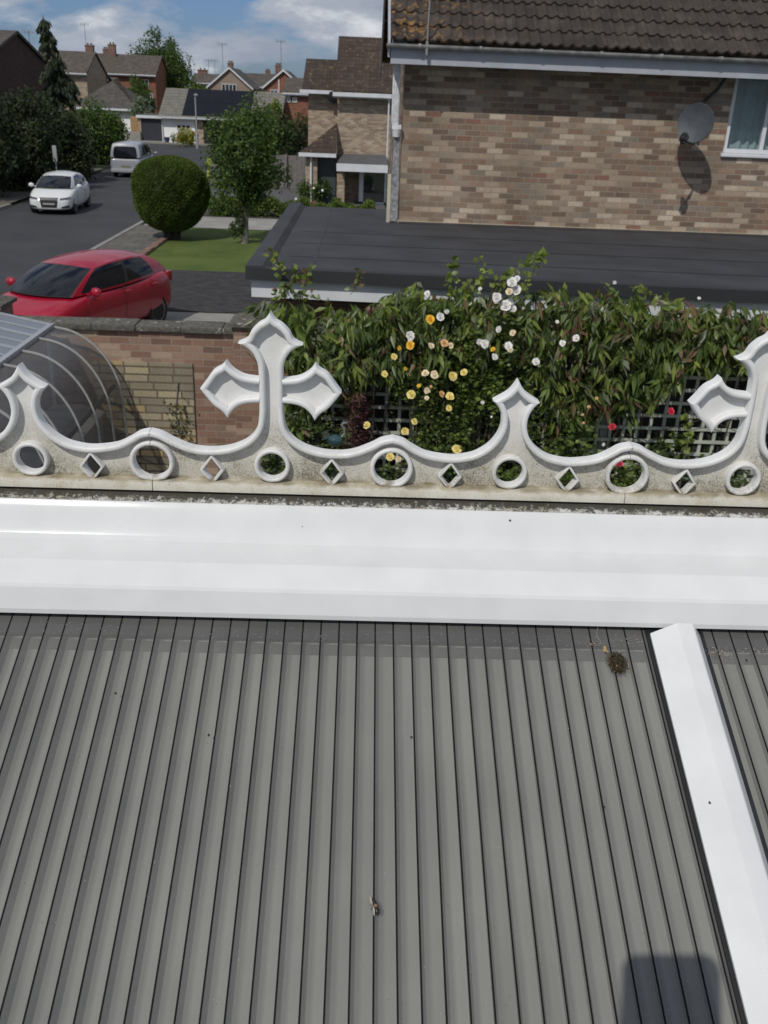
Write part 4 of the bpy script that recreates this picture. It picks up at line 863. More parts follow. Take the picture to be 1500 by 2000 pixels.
shoots('vine', 'light green heart leaved vine hanging down through the dark climber right of the roses',
       [pth([(1150, 620), (1160, 680), (1165, 740), (1160, 800), (1155, 850)], 8.8), pth([(1180, 560), (1215, 600), (1205, 650)], 8.75), pth([(1100, 640), (1120, 690), (1140, 700)], 8.8), pth([(1340, 880), (1345, 840), (1338, 800)], 8.8), pth([(1230, 560), (1290, 580), (1330, 600)], 8.7)], 17, [1, 2, 2])

# rose bushes ---------------------------------------------------------
M_ry = mat('rose_yellow', (.78, .66, .24), .6, .12, 40); M_ry2 = mat('rose_gold', (.80, .50, .05), .6, .1, 40); M_rp = mat('rose_pale', (.78, .68, .48), .6, .12, 40); M_rw = mat('rose_white', (.78, .76, .74), .6, .06, 40); M_rr = mat('rose_red', (.50, .03, .06), .6, .2, 40); M_ra = mat('rose_apricot', (.66, .42, .20), .6, .2, 40)
def rose_flower(par, p, r, m, name='flower', label=None):
    b = MB(); p = Vector(p); ax = Vector((RNG.normal(-.1, .3), -1, .55 + RNG.normal(0, .3))).normalized(); sx_ = ax.cross(Vector((0, 0, 1))).normalized(); sy_ = sx_.cross(ax)
    for ring, (k, rr, tilt) in enumerate(((7, 1.0, .15), (6, .75, .5), (5, .5, .85), (3, .28, 1.2))):
        for i in range(k):
            a = 2 * math.pi * (i + ring * .4 + random.uniform(-.2, .2)) / k; q = (sx_ * math.cos(a) + sy_ * math.sin(a)); s_ = (sx_ * -math.sin(a) + sy_ * math.cos(a))
            t_ = p + q * r * rr * math.cos(tilt) * random.uniform(.85, 1.12) + ax * r * (.25 + .55 * math.sin(tilt)); w_ = r * rr * .62
            mid = p + q * r * rr * .55 + ax * r * .12 * (1 + ring)
            b.add([p + ax * .001 * ring, mid - s_ * w_, t_ - s_ * w_ * .55 + ax * r * .08, t_ + q * r * .08, t_ + s_ * w_ * .55 + ax * r * .08, mid + s_ * w_], [(0, 1, 2, 3), (0, 3, 4, 5)])
    b.blob(p + ax * r * .3, r * .3, seg=7, rings=5, jit=.2)
    o = b.build(name, m, par, recalc=False)
    if label: o['label'] = label
    return o
def bush(name, label, cells, n, m, L0, W0, cat='bush', y0=8.85, dep=.28, mats=None):
    c = thing(name, label, cat, (cells[0][0], y0, 0)); cells = np.array(cells); w = cells[:, 2] * cells[:, 3]
    k = RNG.choice(len(cells), n, p=w / w.sum()); q = cells[k]; g = rdir(n) * (RNG.random((n, 1)) ** .45)
    P = np.stack([q[:, 0] + g[:, 0] * q[:, 2], y0 + g[:, 1] * dep, q[:, 1] + g[:, 2] * q[:, 3]], 1)
    ncl = max(20, n // 14); cl = P[RNG.integers(0, n, ncl)]; P = cl[RNG.integers(0, ncl, n)] + RNG.normal(0, .035, (n, 3))
    d = rdir(n); d[:, 2] = np.abs(d[:, 2]) * .4 - .1; d[:, 1] -= .3
    leafmesh('leaves', P, d, L0 * (.7 + .6 * RNG.random(n)), W0 * (.7 + .6 * RNG.random(n)), mats or LD, RNG.choice(m, n), c)
    b = MB()
    for i in range(14):
        cc = cells[RNG.integers(0, len(cells))]; x = cc[0] + random.uniform(-.5, .5) * cc[2]; z = cc[1]
        b.tube([(cells[0][0] + random.uniform(-.15, .15), y0 + .1, 0), ((x + cells[0][0]) / 2, y0 + .05, z * .6), (x, y0, z + .1)], [.014, .009, .004], 6)
    b.build('stems', mat('rose_stem', (.06, .055, .03), .8, .3, 20), c)
    return c
yr = bush('rose_bush', 'tall rose bush with yellow and cream blooms in front of the trellis', [(.62, 1.55, .30, .35), (.85, 1.85, .30, .30), (.95, 1.2, .34, .35), (.7, .95, .18, .25), (1.1, 1.5, .25, .35), (.75, .7, .4, .35), (1.0, 2.1, .2, .2)], 5600, [0, 1, 1, 2, 0], .05, .033)
def flowers(par, lst, Y):
    for x, y, r, m in lst: rose_flower(par, atY(x, y, Y + RNG.normal(0, .03)), r / 245 * random.uniform(.85, 1.1), m)
flowers(yr, [(840, 624, 11, M_ry2), (801, 674, 9, M_ry2), (779, 680, 6, M_ry2), (769, 697, 8, M_ry), (751, 731, 8, M_ry), (868, 671, 9, M_ra), (881, 675, 7, M_rp), (841, 676, 8, M_rp), (831, 730, 8, M_rp), (849, 732, 9, M_rp), (883, 735, 10, M_ry), (906, 728, 9, M_ry), (804, 770, 10, M_ry), (818, 754, 5, M_ry2), (834, 763, 8, M_rp), (862, 770, 7, M_ra), (879, 775, 9, M_ry), (877, 797, 7, M_ry), (717, 831, 8, M_ry), (810, 823, 7, M_ry), (791, 842, 9, M_ry), (892, 877, 10, M_ry), (762, 893, 11, M_ry), (779, 896, 9, M_rp), (963, 683, 6, M_ry2), (793, 720, 4, M_ry2), (841, 755, 4, M_ra), (834, 778, 5, M_rp)], 8.5)
wr = bush('rose_bush', 'white rose climbing to the top of the hedge with clustered white blooms', [(1.28, 2.25, .28, .25), (1.45, 1.95, .35, .35), (1.3, 1.65, .3, .3), (1.6, 1.4, .25, .35), (1.15, 2.0, .2, .3)], 3300, [0, 1, 1, 2], .055, .036, y0=8.8)
flowers(wr, [(1000, 552, 11, M_rw), (1008, 566, 12, M_rw), (995, 570, 9, M_rp), (970, 580, 9, M_rw), (968, 590, 5, M_rw), (988, 597, 12, M_rw), (1000, 603, 11, M_rw), (996, 592, 9, M_rw), (873, 608, 5, M_rw), (860, 618, 8, M_rw), (835, 574, 6, M_rw), (800, 656, 9, M_rw), (801, 665, 5, M_rw), (936, 668, 8, M_rw), (947, 671, 10, M_rw), (975, 643, 8, M_rw), (993, 676, 9, M_rw), (996, 684, 7, M_rp), (966, 697, 8, M_rw), (1002, 650, 7, M_rp), (1088, 629, 4, M_rw), (1099, 671, 8, M_rw), (1125, 661, 9, M_rw), (1047, 707, 9, M_rw), (938, 565, 5, M_rw), (1010, 545, 7, M_rw), (1200, 552, 4, M_rw), (1365, 583, 4, M_rw), (942, 786, 4, M_rw), (960, 814, 3, M_rw)], 8.5)
rr_ = bush('rose_bush', 'low rose bush with a few red blooms in front of the right hand trellis', [(2.1, 1.0, .35, .3), (2.4, .75, .4, .35), (1.7, .75, .35, .3), (2.9, .6, .3, .3), (2.15, 1.25, .15, .15)], 2600, [0, 0, 1, 1, 2], .06, .042, y0=8.75)
flowers(rr_, [(1196, 834, 9, M_rr), (1310, 804, 9, M_rr), (1208, 905, 10, M_rr), (1222, 868, 6, M_rr), (1178, 868, 4, M_rw), (1165, 778, 4, M_ra), (1150, 795, 4, M_ra), (1138, 810, 3, M_ra), (1140, 826, 3, M_ra)], 8.5)
PUR = [leaf('purple_leaf', (.055, .022, .028), .4, .25), leaf('plum_leaf', (.09, .035, .04), .4, .25)]
bush('purple_shrub', 'small dark purple leaved shrub beside the tall white cross', [(-.02, 1.30, .12, .22), (-.0, 1.12, .12, .14)], 700, [0, 0, 1], .07, .022, cat='shrub', mats=PUR, y0=8.7)
bush('green_shrub', 'dull green shrub at the foot of the climber behind the tall white cross', [(-.45, 1.0, .3, .35), (-.2, .8, .25, .3), (-.62, 1.35, .12, .18), (.3, .55, .3, .25), (-.8, .6, .3, .4)], 2600, [0, 0, 1, 4], .06, .035, cat='shrub', y0=8.85)
bush('dark_shrub', 'dark leafy shrub filling the gap below the white rose', [(1.5, .95, .3, .45), (1.3, .7, .35, .4), (3.3, .7, .3, .5), (3.9, .6, .4, .4), (1.9, .5, .5, .3)], 3000, [0, 0, 0, 1], .07, .045, cat='shrub', y0=9.0)

# glass bird ornament --------------------------------------------------
p = atY(655, 860, 8.15)
bo = thing('bird_ornament', 'small garden ornament of a bird with a teal glass body and curved neck', 'ornament', (p.x, p.y, 0))
b = MB(); b.blob(p, (.075, .06, .062), seg=20, rings=12); b.build('body', glassy('teal_glass', (.012, .05, .052)), bo, smooth=True)
b = MB(); b.tube([p + Vector((.05, 0, .03)), p + Vector((.085, 0, .07)), p + Vector((.08, 0, .12)), p + Vector((.055, 0, .155)), p + Vector((.075, 0, .175)), p + Vector((.11, 0, .175))], [.014, .011, .010, .012, .016, .004], 8); b.build('neck', mat('ornament_metal', (.25, .28, .27), .4, .2, 30, metal=.4), bo, smooth=True)
b = MB()
for k in range(7): a = 2.2 + k * .16; b.tube([p + Vector((-.05, 0, .02)), p + Vector((math.cos(a) * .13, .01, math.sin(a) * .12))], [.008, .003], 5)
b.build('tail', mat('tail_metal', (.08, .10, .10), .4, .3, 30, metal=.4), bo)
b = MB(); b.tube([(p.x, p.y, 0), (p.x, p.y, p.z - .05)], .006, 6); b.build('stake', M_dishk, bo)

# ================================================================== CURVED CANOPY (left)
can = thing('curved_canopy', 'polycarbonate garden canopy with a blue grey roof and curved ribbed smoky side', 'canopy', (-3.4, 8.4, 0))
M_alu = mat('aluminium', (.42, .44, .47), .4, .1, 30, metal=.35)
_t = sheer('canopy_sheet', (.40, .44, .50), .78, rough=.35); _t.col((.24, .27, .32)); M_csheet = _t.m
_t = sheer('smoky_side', (.70, .70, .69), .40, rough=.3); _t.col((.20, .20, .205)); M_smoke = _t.m
CX, CZ = -3.27, 1.86
def czr(x): return CZ + (CX - x) * .20
b = MB(); b.add([(-6.5, 4.5, czr(-6.5)), (CX, 4.5, CZ), (CX, 9.78, CZ), (-6.5, 9.78, czr(-6.5))], [(0, 1, 2, 3)]); b.build('roof_sheet', M_csheet, can, recalc=False)
for k in range(11):
    b = MB()
    y = 9.78 - k * .255; zz = .012 if k % 2 else .02
    w_ = .009 if k % 2 else .014
    b.add([(-6.5, y - w_, czr(-6.5) + .003), (CX, y - w_, CZ + .003), (CX, y + w_, CZ + .003), (-6.5, y + w_, czr(-6.5) + .003), (-6.5, y - w_, czr(-6.5) + .003 + zz), (CX, y - w_, CZ + .003 + zz), (CX, y + w_, CZ + .003 + zz), (-6.5, y + w_, czr(-6.5) + .003 + zz)], [(4, 5, 6, 7), (0, 1, 5, 4), (1, 2, 6, 5), (3, 7, 6, 2)])
    b.build('glazing_bar', M_alu, can, recalc=True)
b = MB(); b.box(CX - .03, CX + .03, 4.5, 9.80, CZ - .035, CZ + .028); b.build('eaves_rail', M_alu, can, bevel=.005)
arc = [(CX + .02 + .66 * math.sin(a) ** 1.0, CZ - .02 - .80 * (1 - math.cos(a))) for a in [R(12) + (R(90) - R(12)) * k / 14 for k in range(15)]]
arc = [(CX, CZ - .01)] + arc + [(CX + .70, .6), (CX + .72, .05)]
b = MB(); b.strip([(p[0], p[1]) for p in arc], 'y', 4.5, 9.76); b.build('curved_side', M_smoke, can, smooth=True, recalc=False)
M_rib = mat('pale_rib', (.40, .40, .39), .4, .1, 20, metal=.2)
for k in range(10):
    y = 9.76 - k * .50; b = MB(); n = len(arc); vs = []
    for i, p in enumerate(arc):
        a = Vector((arc[min(i + 1, n - 1)][0] - arc[max(i - 1, 0)][0], arc[min(i + 1, n - 1)][1] - arc[max(i - 1, 0)][1])).normalized(); nn = Vector((-a.y, a.x))
        for (t_, h) in ((-.011, .004), (.011, .004), (.011, .020), (-.011, .020)): vs.append((p[0] + nn.x * h, y + t_, p[1] + nn.y * h))
    b.add(vs, [(i * 4 + q, i * 4 + (q + 1) % 4, (i + 1) * 4 + (q + 1) % 4, (i + 1) * 4 + q) for i in range(n - 1) for q in range(4)]); b.build('rib', M_rib, can)
b = MB(); b.box(CX + .60, CX + .63, 4.5, 9.76, 1.22, 1.25); b.build('side_rail', M_dishk, can)
for y in (4.6, 7.2, 9.7): b = MB(); b.box(CX - .04, CX + .0, y - .03, y + .03, 0, CZ - .04); b.build('post', M_alu, can)
st = thing('storage_box', 'pale grey garden storage box under the curved canopy', 'storage box', (-3.0, 9.0, 0))
M_box = mat('grey_plastic', (.42, .42, .41), .6, .1, 5)
b = MB(); b.box(-3.30, -2.79, 8.55, 9.66, .03, .92); b.build('tub', M_box, st, bevel=.02)
b = MB(); b.prism([(-3.33, .925), (-2.76, .925), (-2.76, .96), (-3.0, 1.04), (-3.33, 1.02)], 'y', 8.52, 9.69); b.build('lid', M_box, st, bevel=.012)

# ================================================================== CARS
def bez(p0, p1, p2, n):
    p0, p1, p2 = Vector(p0), Vector(p1), Vector(p2); c = p1 * 2 - (p0 + p2) / 2
    return [p0 * (1 - t) ** 2 + c * 2 * t * (1 - t) + p2 * t * t for t in [k / n for k in range(n + 1)]]
def coons(c0, c1, d0, d1):
    """c0: bottom v=0 (u), c1: top v=1 (u); d0: u=0 (v), d1: u=1 (v)"""
    nu, nv = len(c0) - 1, len(d0) - 1; P = []
    for j in range(nv + 1):
        v = j / nv; row = []
        for i in range(nu + 1):
            u = i / nu
            row.append(c0[i] * (1 - v) + c1[i] * v + d0[j] * (1 - u) + d1[j] * u - (c0[0] * (1 - u) * (1 - v) + c0[-1] * u * (1 - v) + c1[0] * (1 - u) * v + c1[-1] * u * v))
        P.append(row)
    return P
def sub(P, u0, u1, v0, v1, off, n=10, corner=0):
    nv, nu = len(P) - 1, len(P[0]) - 1
    def ev(u, v):
        x, y = u * nu, v * nv; i, j = min(int(x), nu - 1), min(int(y), nv - 1); a, c = x - i, y - j
        return (P[j][i] * (1 - a) + P[j][i + 1] * a) * (1 - c) + (P[j + 1][i] * (1 - a) + P[j + 1][i + 1] * a) * c
    out = []
    for j in range(n + 1):
        v = v0 + (v1 - v0) * j / n; row = []
        k = corner * max(0, (abs(2 * j / n - 1) - .6) / .4) ** 2
        for i in range(n + 1):
            s_ = i / n; s_ = k + s_ * (1 - 2 * k); u = u0 + (u1 - u0) * s_
            p = ev(u, v); du = ev(min(u + .02, 1), v) - ev(max(u - .02, 0), v); dv = ev(u, min(v + .02, 1)) - ev(u, max(v - .02, 0))
            nrm = du.cross(dv).normalized(); row.append(p + nrm * off)
        out.append(row)
    return out
M_cglass = glassy('car_glass', (.010, .012, .016), .06, .35, 0.0); M_tyre = mat('tyre_rubber', (.018, .018, .019), .8, .2, 30); M_rimm = mat('alloy_silver', (.42, .43, .45), .35, .05, 20, metal=.6)
M_cblk = mat('black_trim', (.015, .015, .017), .45, .2, 20); M_lamp = glassy('lamp_glass', (.35, .37, .40), .08, .8); M_red = glassy('red_lamp', (.25, .01, .01), .1, .6)
M_plate = mat('number_plate', (.62, .62, .60), .5, 0); M_plately = mat('yellow_plate', (.20, .19, .12), .5, 0)
def carpaint(name, c): t = NT(name); t.col(t.mix(t.math('MULTIPLY', t.noise(6, 6, rough=.7), .18), c, v3(c, .6))); t.set(rough=.35, spec=.35, coat=.6, coatr=.05); return t.m
def make_car(name, label, cat, loc, ang, sc, D, paint):
    car = thing(name, label, cat, (loc[0], loc[1], D.get('z', 0)), ang); car.scale = (sc, sc, sc)
    K = dict(world=False)
    hw = D['hw']
    # lower body stations: x, halfwidth, ztop edge, ztop centre, zbottom
    rows = []
    for x, w, ze, zc, zb in D['body']:
        rows.append([(x, 0, zb), (x, w * .80, zb), (x, w * .96, zb + .08), (x, w * 1.0, zb + (ze - zb) * .38), (x, w * 1.0, zb + (ze - zb) * .62), (x, w * .965, zb + (ze - zb) * .88), (x, w * .86, ze), (x, w * .5, (ze + zc * 2) / 3), (x, 0, zc)])
    full = []
    for r_ in rows: full.append(r_ + [(p[0], -p[1], p[2]) for p in reversed(r_[1:-1])])
    b = MB(); k = len(full[0]); b.add([p for r_ in full for p in r_], [(i * k + j, i * k + (j + 1) % k, (i + 1) * k + (j + 1) % k, (i + 1) * k + j) for i in range(len(full) - 1) for j in range(k)] + [tuple(range(k - 1, -1, -1)), tuple(range((len(full) - 1) * k, len(full) * k))])
    body = b.build('body', [paint, M_cblk], car, smooth=True, **K)
    bm = bmesh.new(); bm.from_mesh(body.data)
    bmesh.ops.subdivide_edges(bm, edges=[], cuts=1); bm.to_mesh(body.data); bm.free()
    md = body.modifiers.new('s', 'SUBSURF'); md.levels = 3; md.render_levels = 3
    cuts = []
    for wx in D['wheels']:
        c = MB(); c.lathe([(D['wr'] * 1.16, -hw * 1.3), (D['wr'] * 1.16, hw * 1.3)], (wx, 0, D['wr']), axis='y', seg=40)
        co = c.build('cut', M_cblk, None, world=False); cuts.append(co)
        m2 = body.modifiers.new('b', 'BOOLEAN'); m2.object = co; m2.operation = 'DIFFERENCE'; m2.solver = 'EXACT'
    dg = bpy.context.evaluated_depsgraph_get(); me = bpy.data.meshes.new_from_object(body.evaluated_get(dg)); body.modifiers.clear(); old = body.data; body.data = me
    me.materials.clear(); me.materials.append(paint); me.materials.append(M_cblk)
    for p in me.polygons:
        c = p.center; dark = abs(p.normal.y) < .5 and any(abs(math.hypot(c.x - wx, c.z - D['wr']) - D['wr'] * 1.16) < .012 for wx in D['wheels'])
        p.material_index = 1 if dark else 0
    me.set_sharp_from_angle(angle=R(35))
    for co in cuts: bpy.data.objects.remove(co)
    # greenhouse
    A, B, Cc, E_ = [Vector(q) for q in D['gh']]           # windscreen base, windscreen top, rear roof, rear base (left side)
    mir = lambda v: Vector((v.x, -v.y, v.z))
    n = 12
    belt = bez(A, (A + E_) / 2 + Vector((0, D['bb'], D.get('bz', 0))), E_, n); roofl = bez(B, (B + Cc) / 2 + Vector((0, .03, D['rz'])), Cc, n)
    fp = bez(A, (A + B) / 2 + Vector((.03, .02, .015)), B, n); rp = bez(E_, (E_ + Cc) / 2 + Vector((-.04, .02, .02)), Cc, n)
    sideL = coons(belt, roofl, fp, rp)
    wsb = bez(mir(A), Vector((A.x + D['wc'], 0, A.z + .015)), A, n); wst = bez(mir(B), Vector((B.x + .10, 0, B.z + .035)), B, n)
    front = coons(wsb, wst, [mir(v) for v in fp], fp)
    rb = bez(E_, Vector((E_.x - D['rc'], 0, E_.z + .01)), mir(E_), n); rt = bez(Cc, Vector((Cc.x - .06, 0, Cc.z + .03)), mir(Cc), n)
    rear = coons(rb, rt, rp, [mir(v) for v in rp])
    sideR = [[mir(p) for p in reversed(r_)] for r_ in sideL]
    top = coons([v for v in reversed(rt)], wst, [mir(v) for v in reversed(roofl)], [v for v in reversed(roofl)])
    b = MB()
    for P in (sideL, sideR, front, rear): b.grid(P)
    g = b.build('cabin', paint, car, smooth=True, recalc=False, angle=60, **K)
    b = MB(); bul = [[p + Vector((0, 0, D['rb'] * math.sin(math.pi * i / (len(r_) - 1)) * max(0, math.sin(math.pi * j / (len(top) - 1))) ** .5)) for i, p in enumerate(r_)] for j, r_ in enumerate(top)]
    b.grid(bul); b.build('roof', paint, car, smooth=True, recalc=False, **K)
    def gl(nm, P, u0, u1, v0, v1, corner=.02, off=.006, mt=None):
        c = MB(); c.grid(sub(P, u0, u1, v0, v1, off, 12, corner)); return c.build(nm, mt or M_cglass, car, smooth=True, recalc=False, **K)
    gl('screen_surround', front, .01, .99, .0, .985, .0, .004, M_cblk); gl('windscreen', front, .035, .965, .03, .95, .015, .008)
    if len(D['side']) == 2: gl('door_pillar', sideL, .465, .515, .07, .93, 0, .005, M_cblk); gl('door_pillar', sideR, .485, .535, .07, .93, 0, .005, M_cblk)
    gl('rear_window', rear, *D['rw'], corner=.05)
    for (u0, u1, v0, v1) in D['side']:
        gl('side_window', sideL, u0, u1, v0, v1); gl('side_window', sideR, 1 - u1, 1 - u0, v0, v1)
    for wx in D['wheels']:
        for sg in (1, -1):
            w = MB(); yo = sg * (hw - .02); yi = sg * (hw - .22); r = D['wr']
            w.lathe([(r * .66, yo - sg * .01), (r * .93, yo), (r, yo - sg * .04), (r, yi), (r * .6, yi)], (wx, 0, r), axis='y', seg=32)
            wo_ = w.build('wheel', M_tyre, car, smooth=True, angle=50, **K)
            w = MB(); w.lathe([(.02, yo - sg * .03), (r * .62, yo - sg * .05), (r * .64, yo - sg * .10)], (wx, 0, r), axis='y', seg=24, m=1)
            w.lathe([(r * .60, yo - sg * .02), (r * .68, yo - sg * .005), (r * .69, yo - sg * .04)], (wx, 0, r), axis='y', seg=28, cap=False)
            for q in range(10):
                a = 2 * math.pi * q / 10 + .1; c_, s_ = math.cos(a), math.sin(a); pa = Vector((-s_, 0, c_)) * r * .075
                p0 = Vector((wx + c_ * r * .1, yo - sg * .025, r + s_ * r * .1)); p1 = Vector((wx + c_ * r * .64, yo - sg * .015, r + s_ * r * .64))
                w.add([p0 - pa * .8, p1 - pa * 1.3, p1 + pa * 1.3, p0 + pa * .8], [(0, 1, 2, 3)])
            w.lathe([(r * .16, yo - sg * .03), (r * .14, yo - sg * .012)], (wx, 0, r), axis='y', seg=12)
            w.build('rim', [M_rimm, M_cblk], wo_, recalc=False, **K)
    mx_, mz, my = D['mirror']
    for sg in (1, -1):
        b = MB(); b.blob((mx_, sg * my, mz), (.07, .11, .085), seg=14, rings=9); b.box(mx_ - .03, mx_ + .03, sg * (my - .16) - .05, sg * (my - .16) + .05, mz - .06, mz - .03); b.build('wing_mirror', paint, car, smooth=True, **K)
    for it in D['extra']: it(car, K, sideL, sideR)
    return car
def patch(nm, c4, m, sgn=1, off=.006, n=8, both=True):
    """a lamp or grille lying on the bodywork: c4 = four (y, z) corners seen from the front (sgn=1) or the back (-1)"""
    def f(car, K, a, c_):
        from mathutils.bvhtree import BVHTree
        me = car.children[0].data; bv = BVHTree.FromPolygons([v.co.copy() for v in me.vertices], [tuple(p.vertices) for p in me.polygons])
        for sg in ((1, -1) if both else (1,)):
            rows = []; ok = True
            for j in range(n + 1):
                row = []
                for i in range(n + 1):
                    u, v = i / n, j / n
                    y = (c4[0][0] * (1 - u) + c4[1][0] * u) * (1 - v) + (c4[3][0] * (1 - u) + c4[2][0] * u) * v; z = (c4[0][1] * (1 - u) + c4[1][1] * u) * (1 - v) + (c4[3][1] * (1 - u) + c4[2][1] * u) * v
                    h = bv.ray_cast(Vector((4 * sgn, sg * y, z)), Vector((-sgn, 0, 0)))
                    if h[0] is None: ok = False; break
                    row.append(h[0] + h[1] * off)
                if not ok: break
                rows.append(row)
            if not ok: print('patch missed', nm); continue
            b = MB(); b.grid(rows); b.build(nm, m, car, smooth=True, recalc=False, **K)
    return f
def line_seam(pts, r=.004):
    def f(car, K, sl_, sr_):
        for P in pts:
            for sg in (1, -1): b = MB(); b.tube([(x, sg * y, z) for x, y, z in P], r, 4); b.build('door_seam', M_cblk, car, **K)
    return f
def handles(xs, z, y):
    def f(car, K, a, c_):
        for x in xs:
            for sg in (1, -1): b = MB(); b.blob((x, sg * y, z), (.10, .025, .022), seg=10, rings=6); b.build('door_handle', car.children[0].data.materials[0], car, smooth=True, **K)
    return f
def boxes(nm, lst, m, bev=.01):
    def f(car, K, a, c_):
        for q in lst: b = MB(); b.box(*q); b.build(nm, m, car, bevel=bev, **K)
    return f
hatch_body = [(2.00, .50, .50, .52, .26), (1.97, .66, .60, .64, .20), (1.80, .80, .70, .75, .17), (1.45, .85, .82, .89, .17), (1.10, .87, .92, .98, .17), (.5, .875, .96, .98, .17), (-.3, .875, .975, .98, .17), (-1.0, .87, 1.0, 1.0, .17), (-1.5, .86, 1.03, 1.02, .19), (-1.82, .80, 1.04, 1.04, .22), (-1.97, .70, .86, .88, .26), (-2.00, .55, .60, .62, .32)]
D_h = dict(hw=.875, body=hatch_body, wheels=(1.27, -1.27), wr=.31, gh=((1.08, .70, .94), (.30, .57, 1.325), (-1.40, .54, 1.335), (-1.86, .67, 1.00)), bb=.125, bz=-.005, rz=.06, wc=.24, rc=.05, rb=.05,
           rw=(.10, .90, .10, .86), side=[(.055, .475, .07, .93), (.505, .83, .10, .92)], mirror=(.72, 1.0, .94),
           extra=[handles((-.30, -1.18), .86, .872), line_seam([[(.92, .875, .40), (.86, .873, .8), (.80, .80, .98)], [(-.22, .884, .30), (-.22, .886, .70), (-.24, .80, .98)], [(-1.05, .875, .62), (-1.15, .868, .85), (-1.12, .80, .99)], [(.85, .875, .30), (0, .885, .28), (-.85, .875, .30)]], .0045),
                  boxes('headlight', [(1.74, 1.90, .52, .72, .60, .70), (1.74, 1.90, -.72, -.52, .60, .70)], M_lamp, .02), boxes('grille', [(1.93, 1.985, -.35, .35, .32, .44)], M_cblk), boxes('rear_lamp', [(-1.93, -1.80, .62, .77, .80, 1.0), (-1.93, -1.80, -.77, -.62, .80, 1.0)], M_red, .02)])
redcar = make_car('hatchback_car', 'bright red five door hatchback parked on the drive behind the garden wall', 'car', (-4.99, 16.62), R(-112.5), .946, D_h | dict(z=.10), carpaint('red_paint', (.33, .006, .026)))
# interior hints and the sticker in the red car's windscreen
b = MB(); b.add([(.925, .46, 1.045), (.90, .57, 1.055), (.862, .565, 1.082), (.885, .455, 1.072)], [(0, 1, 2, 3)])
b.v = [(v[0] + .012, v[1], v[2] + .016) for v in b.v]; b.build('windscreen_sticker', M_plate, redcar, world=False, recalc=False)
D_w = dict(D_h); D_w['side'] = [(.14, .56, .08, .90), (.60, .86, .16, .80)]
M_dlamp = glassy('dark_lamp', (.07, .075, .08), .08)
audi = [patch('grille', [(-.29, .29), (.29, .29), (.36, .65), (-.36, .65)], M_cblk, 1, .010, both=False), patch('number_plate', [(-.23, .39), (.23, .39), (.23, .46), (-.23, .46)], mat('grubby_plate', (.30, .30, .29), .6, .3, 60), 1, .022, both=False),
        patch('headlight', [(.42, .56), (.76, .60), (.78, .68), (.42, .63)], M_dlamp, 1, .008), patch('bumper_vent', [(.44, .28), (.74, .30), (.74, .38), (.50, .34)], M_cblk, 1, .008)]
D_w['extra'] = audi + [line_seam([[(.92, .875, .40), (.86, .873, .8), (.80, .80, .98)], [(-.55, .884, .30), (-.55, .886, .70), (-.60, .80, .98)]], .005), handles((-.38,), .86, .872)]
make_car('parked_car', 'white three door hatchback facing the camera on the left of the street', 'car', (-11.07, 35.7), R(-86.5), .89, D_w, carpaint('white_paint', (.66, .67, .67)))
van_body = [(2.45, .60, .70, .74, .28), (2.38, .80, .85, .92, .22), (2.0, .90, 1.02, 1.10, .20), (1.7, .93, 1.12, 1.2, .20), (1.0, .94, 1.14, 1.15, .20), (-1.0, .94, 1.15, 1.15, .20), (-2.1, .94, 1.14, 1.12, .22), (-2.38, .90, 1.10, 1.08, .26), (-2.44, .84, .9, .92, .30)]
D_v = dict(hw=.94, body=van_body, wheels=(1.55, -1.5), wr=.33, gh=((1.75, .80, 1.13), (.95, .70, 1.80), (-2.22, .72, 1.84), (-2.40, .85, 1.12)), bb=.06, rz=.06, wc=.2, rc=.05, rb=.05,
           rw=(.09, .91, -.02, .78), side=[(.10, .30, .10, .86), (.33, .60, .12, .84), (.63, .92, .12, .84)], mirror=(1.25, 1.22, 1.08),
           extra=[patch('rear_lamp', [(.76, .70), (.87, .70), (.87, 1.10), (.76, 1.10)], M_red, -1), patch('number_plate', [(-.27, .58), (.27, .58), (.27, .69), (-.27, .69)], M_plately, -1, .012, both=False), boxes('rear_bumper', [(-2.50, -2.36, -.86, .86, .30, .50)], carpaint('bumper_silver', (.34, .35, .38)), .04),
                  line_seam([[(-2.44, .80, .60), (-2.44, .80, 1.1)]], .005)])
make_car('parked_van', 'silver people carrier seen from behind, parked beyond the white car', 'van', (-12.05, 51.83), R(90.9), .86, D_v, carpaint('silver_paint', (.30, .31, .35)))

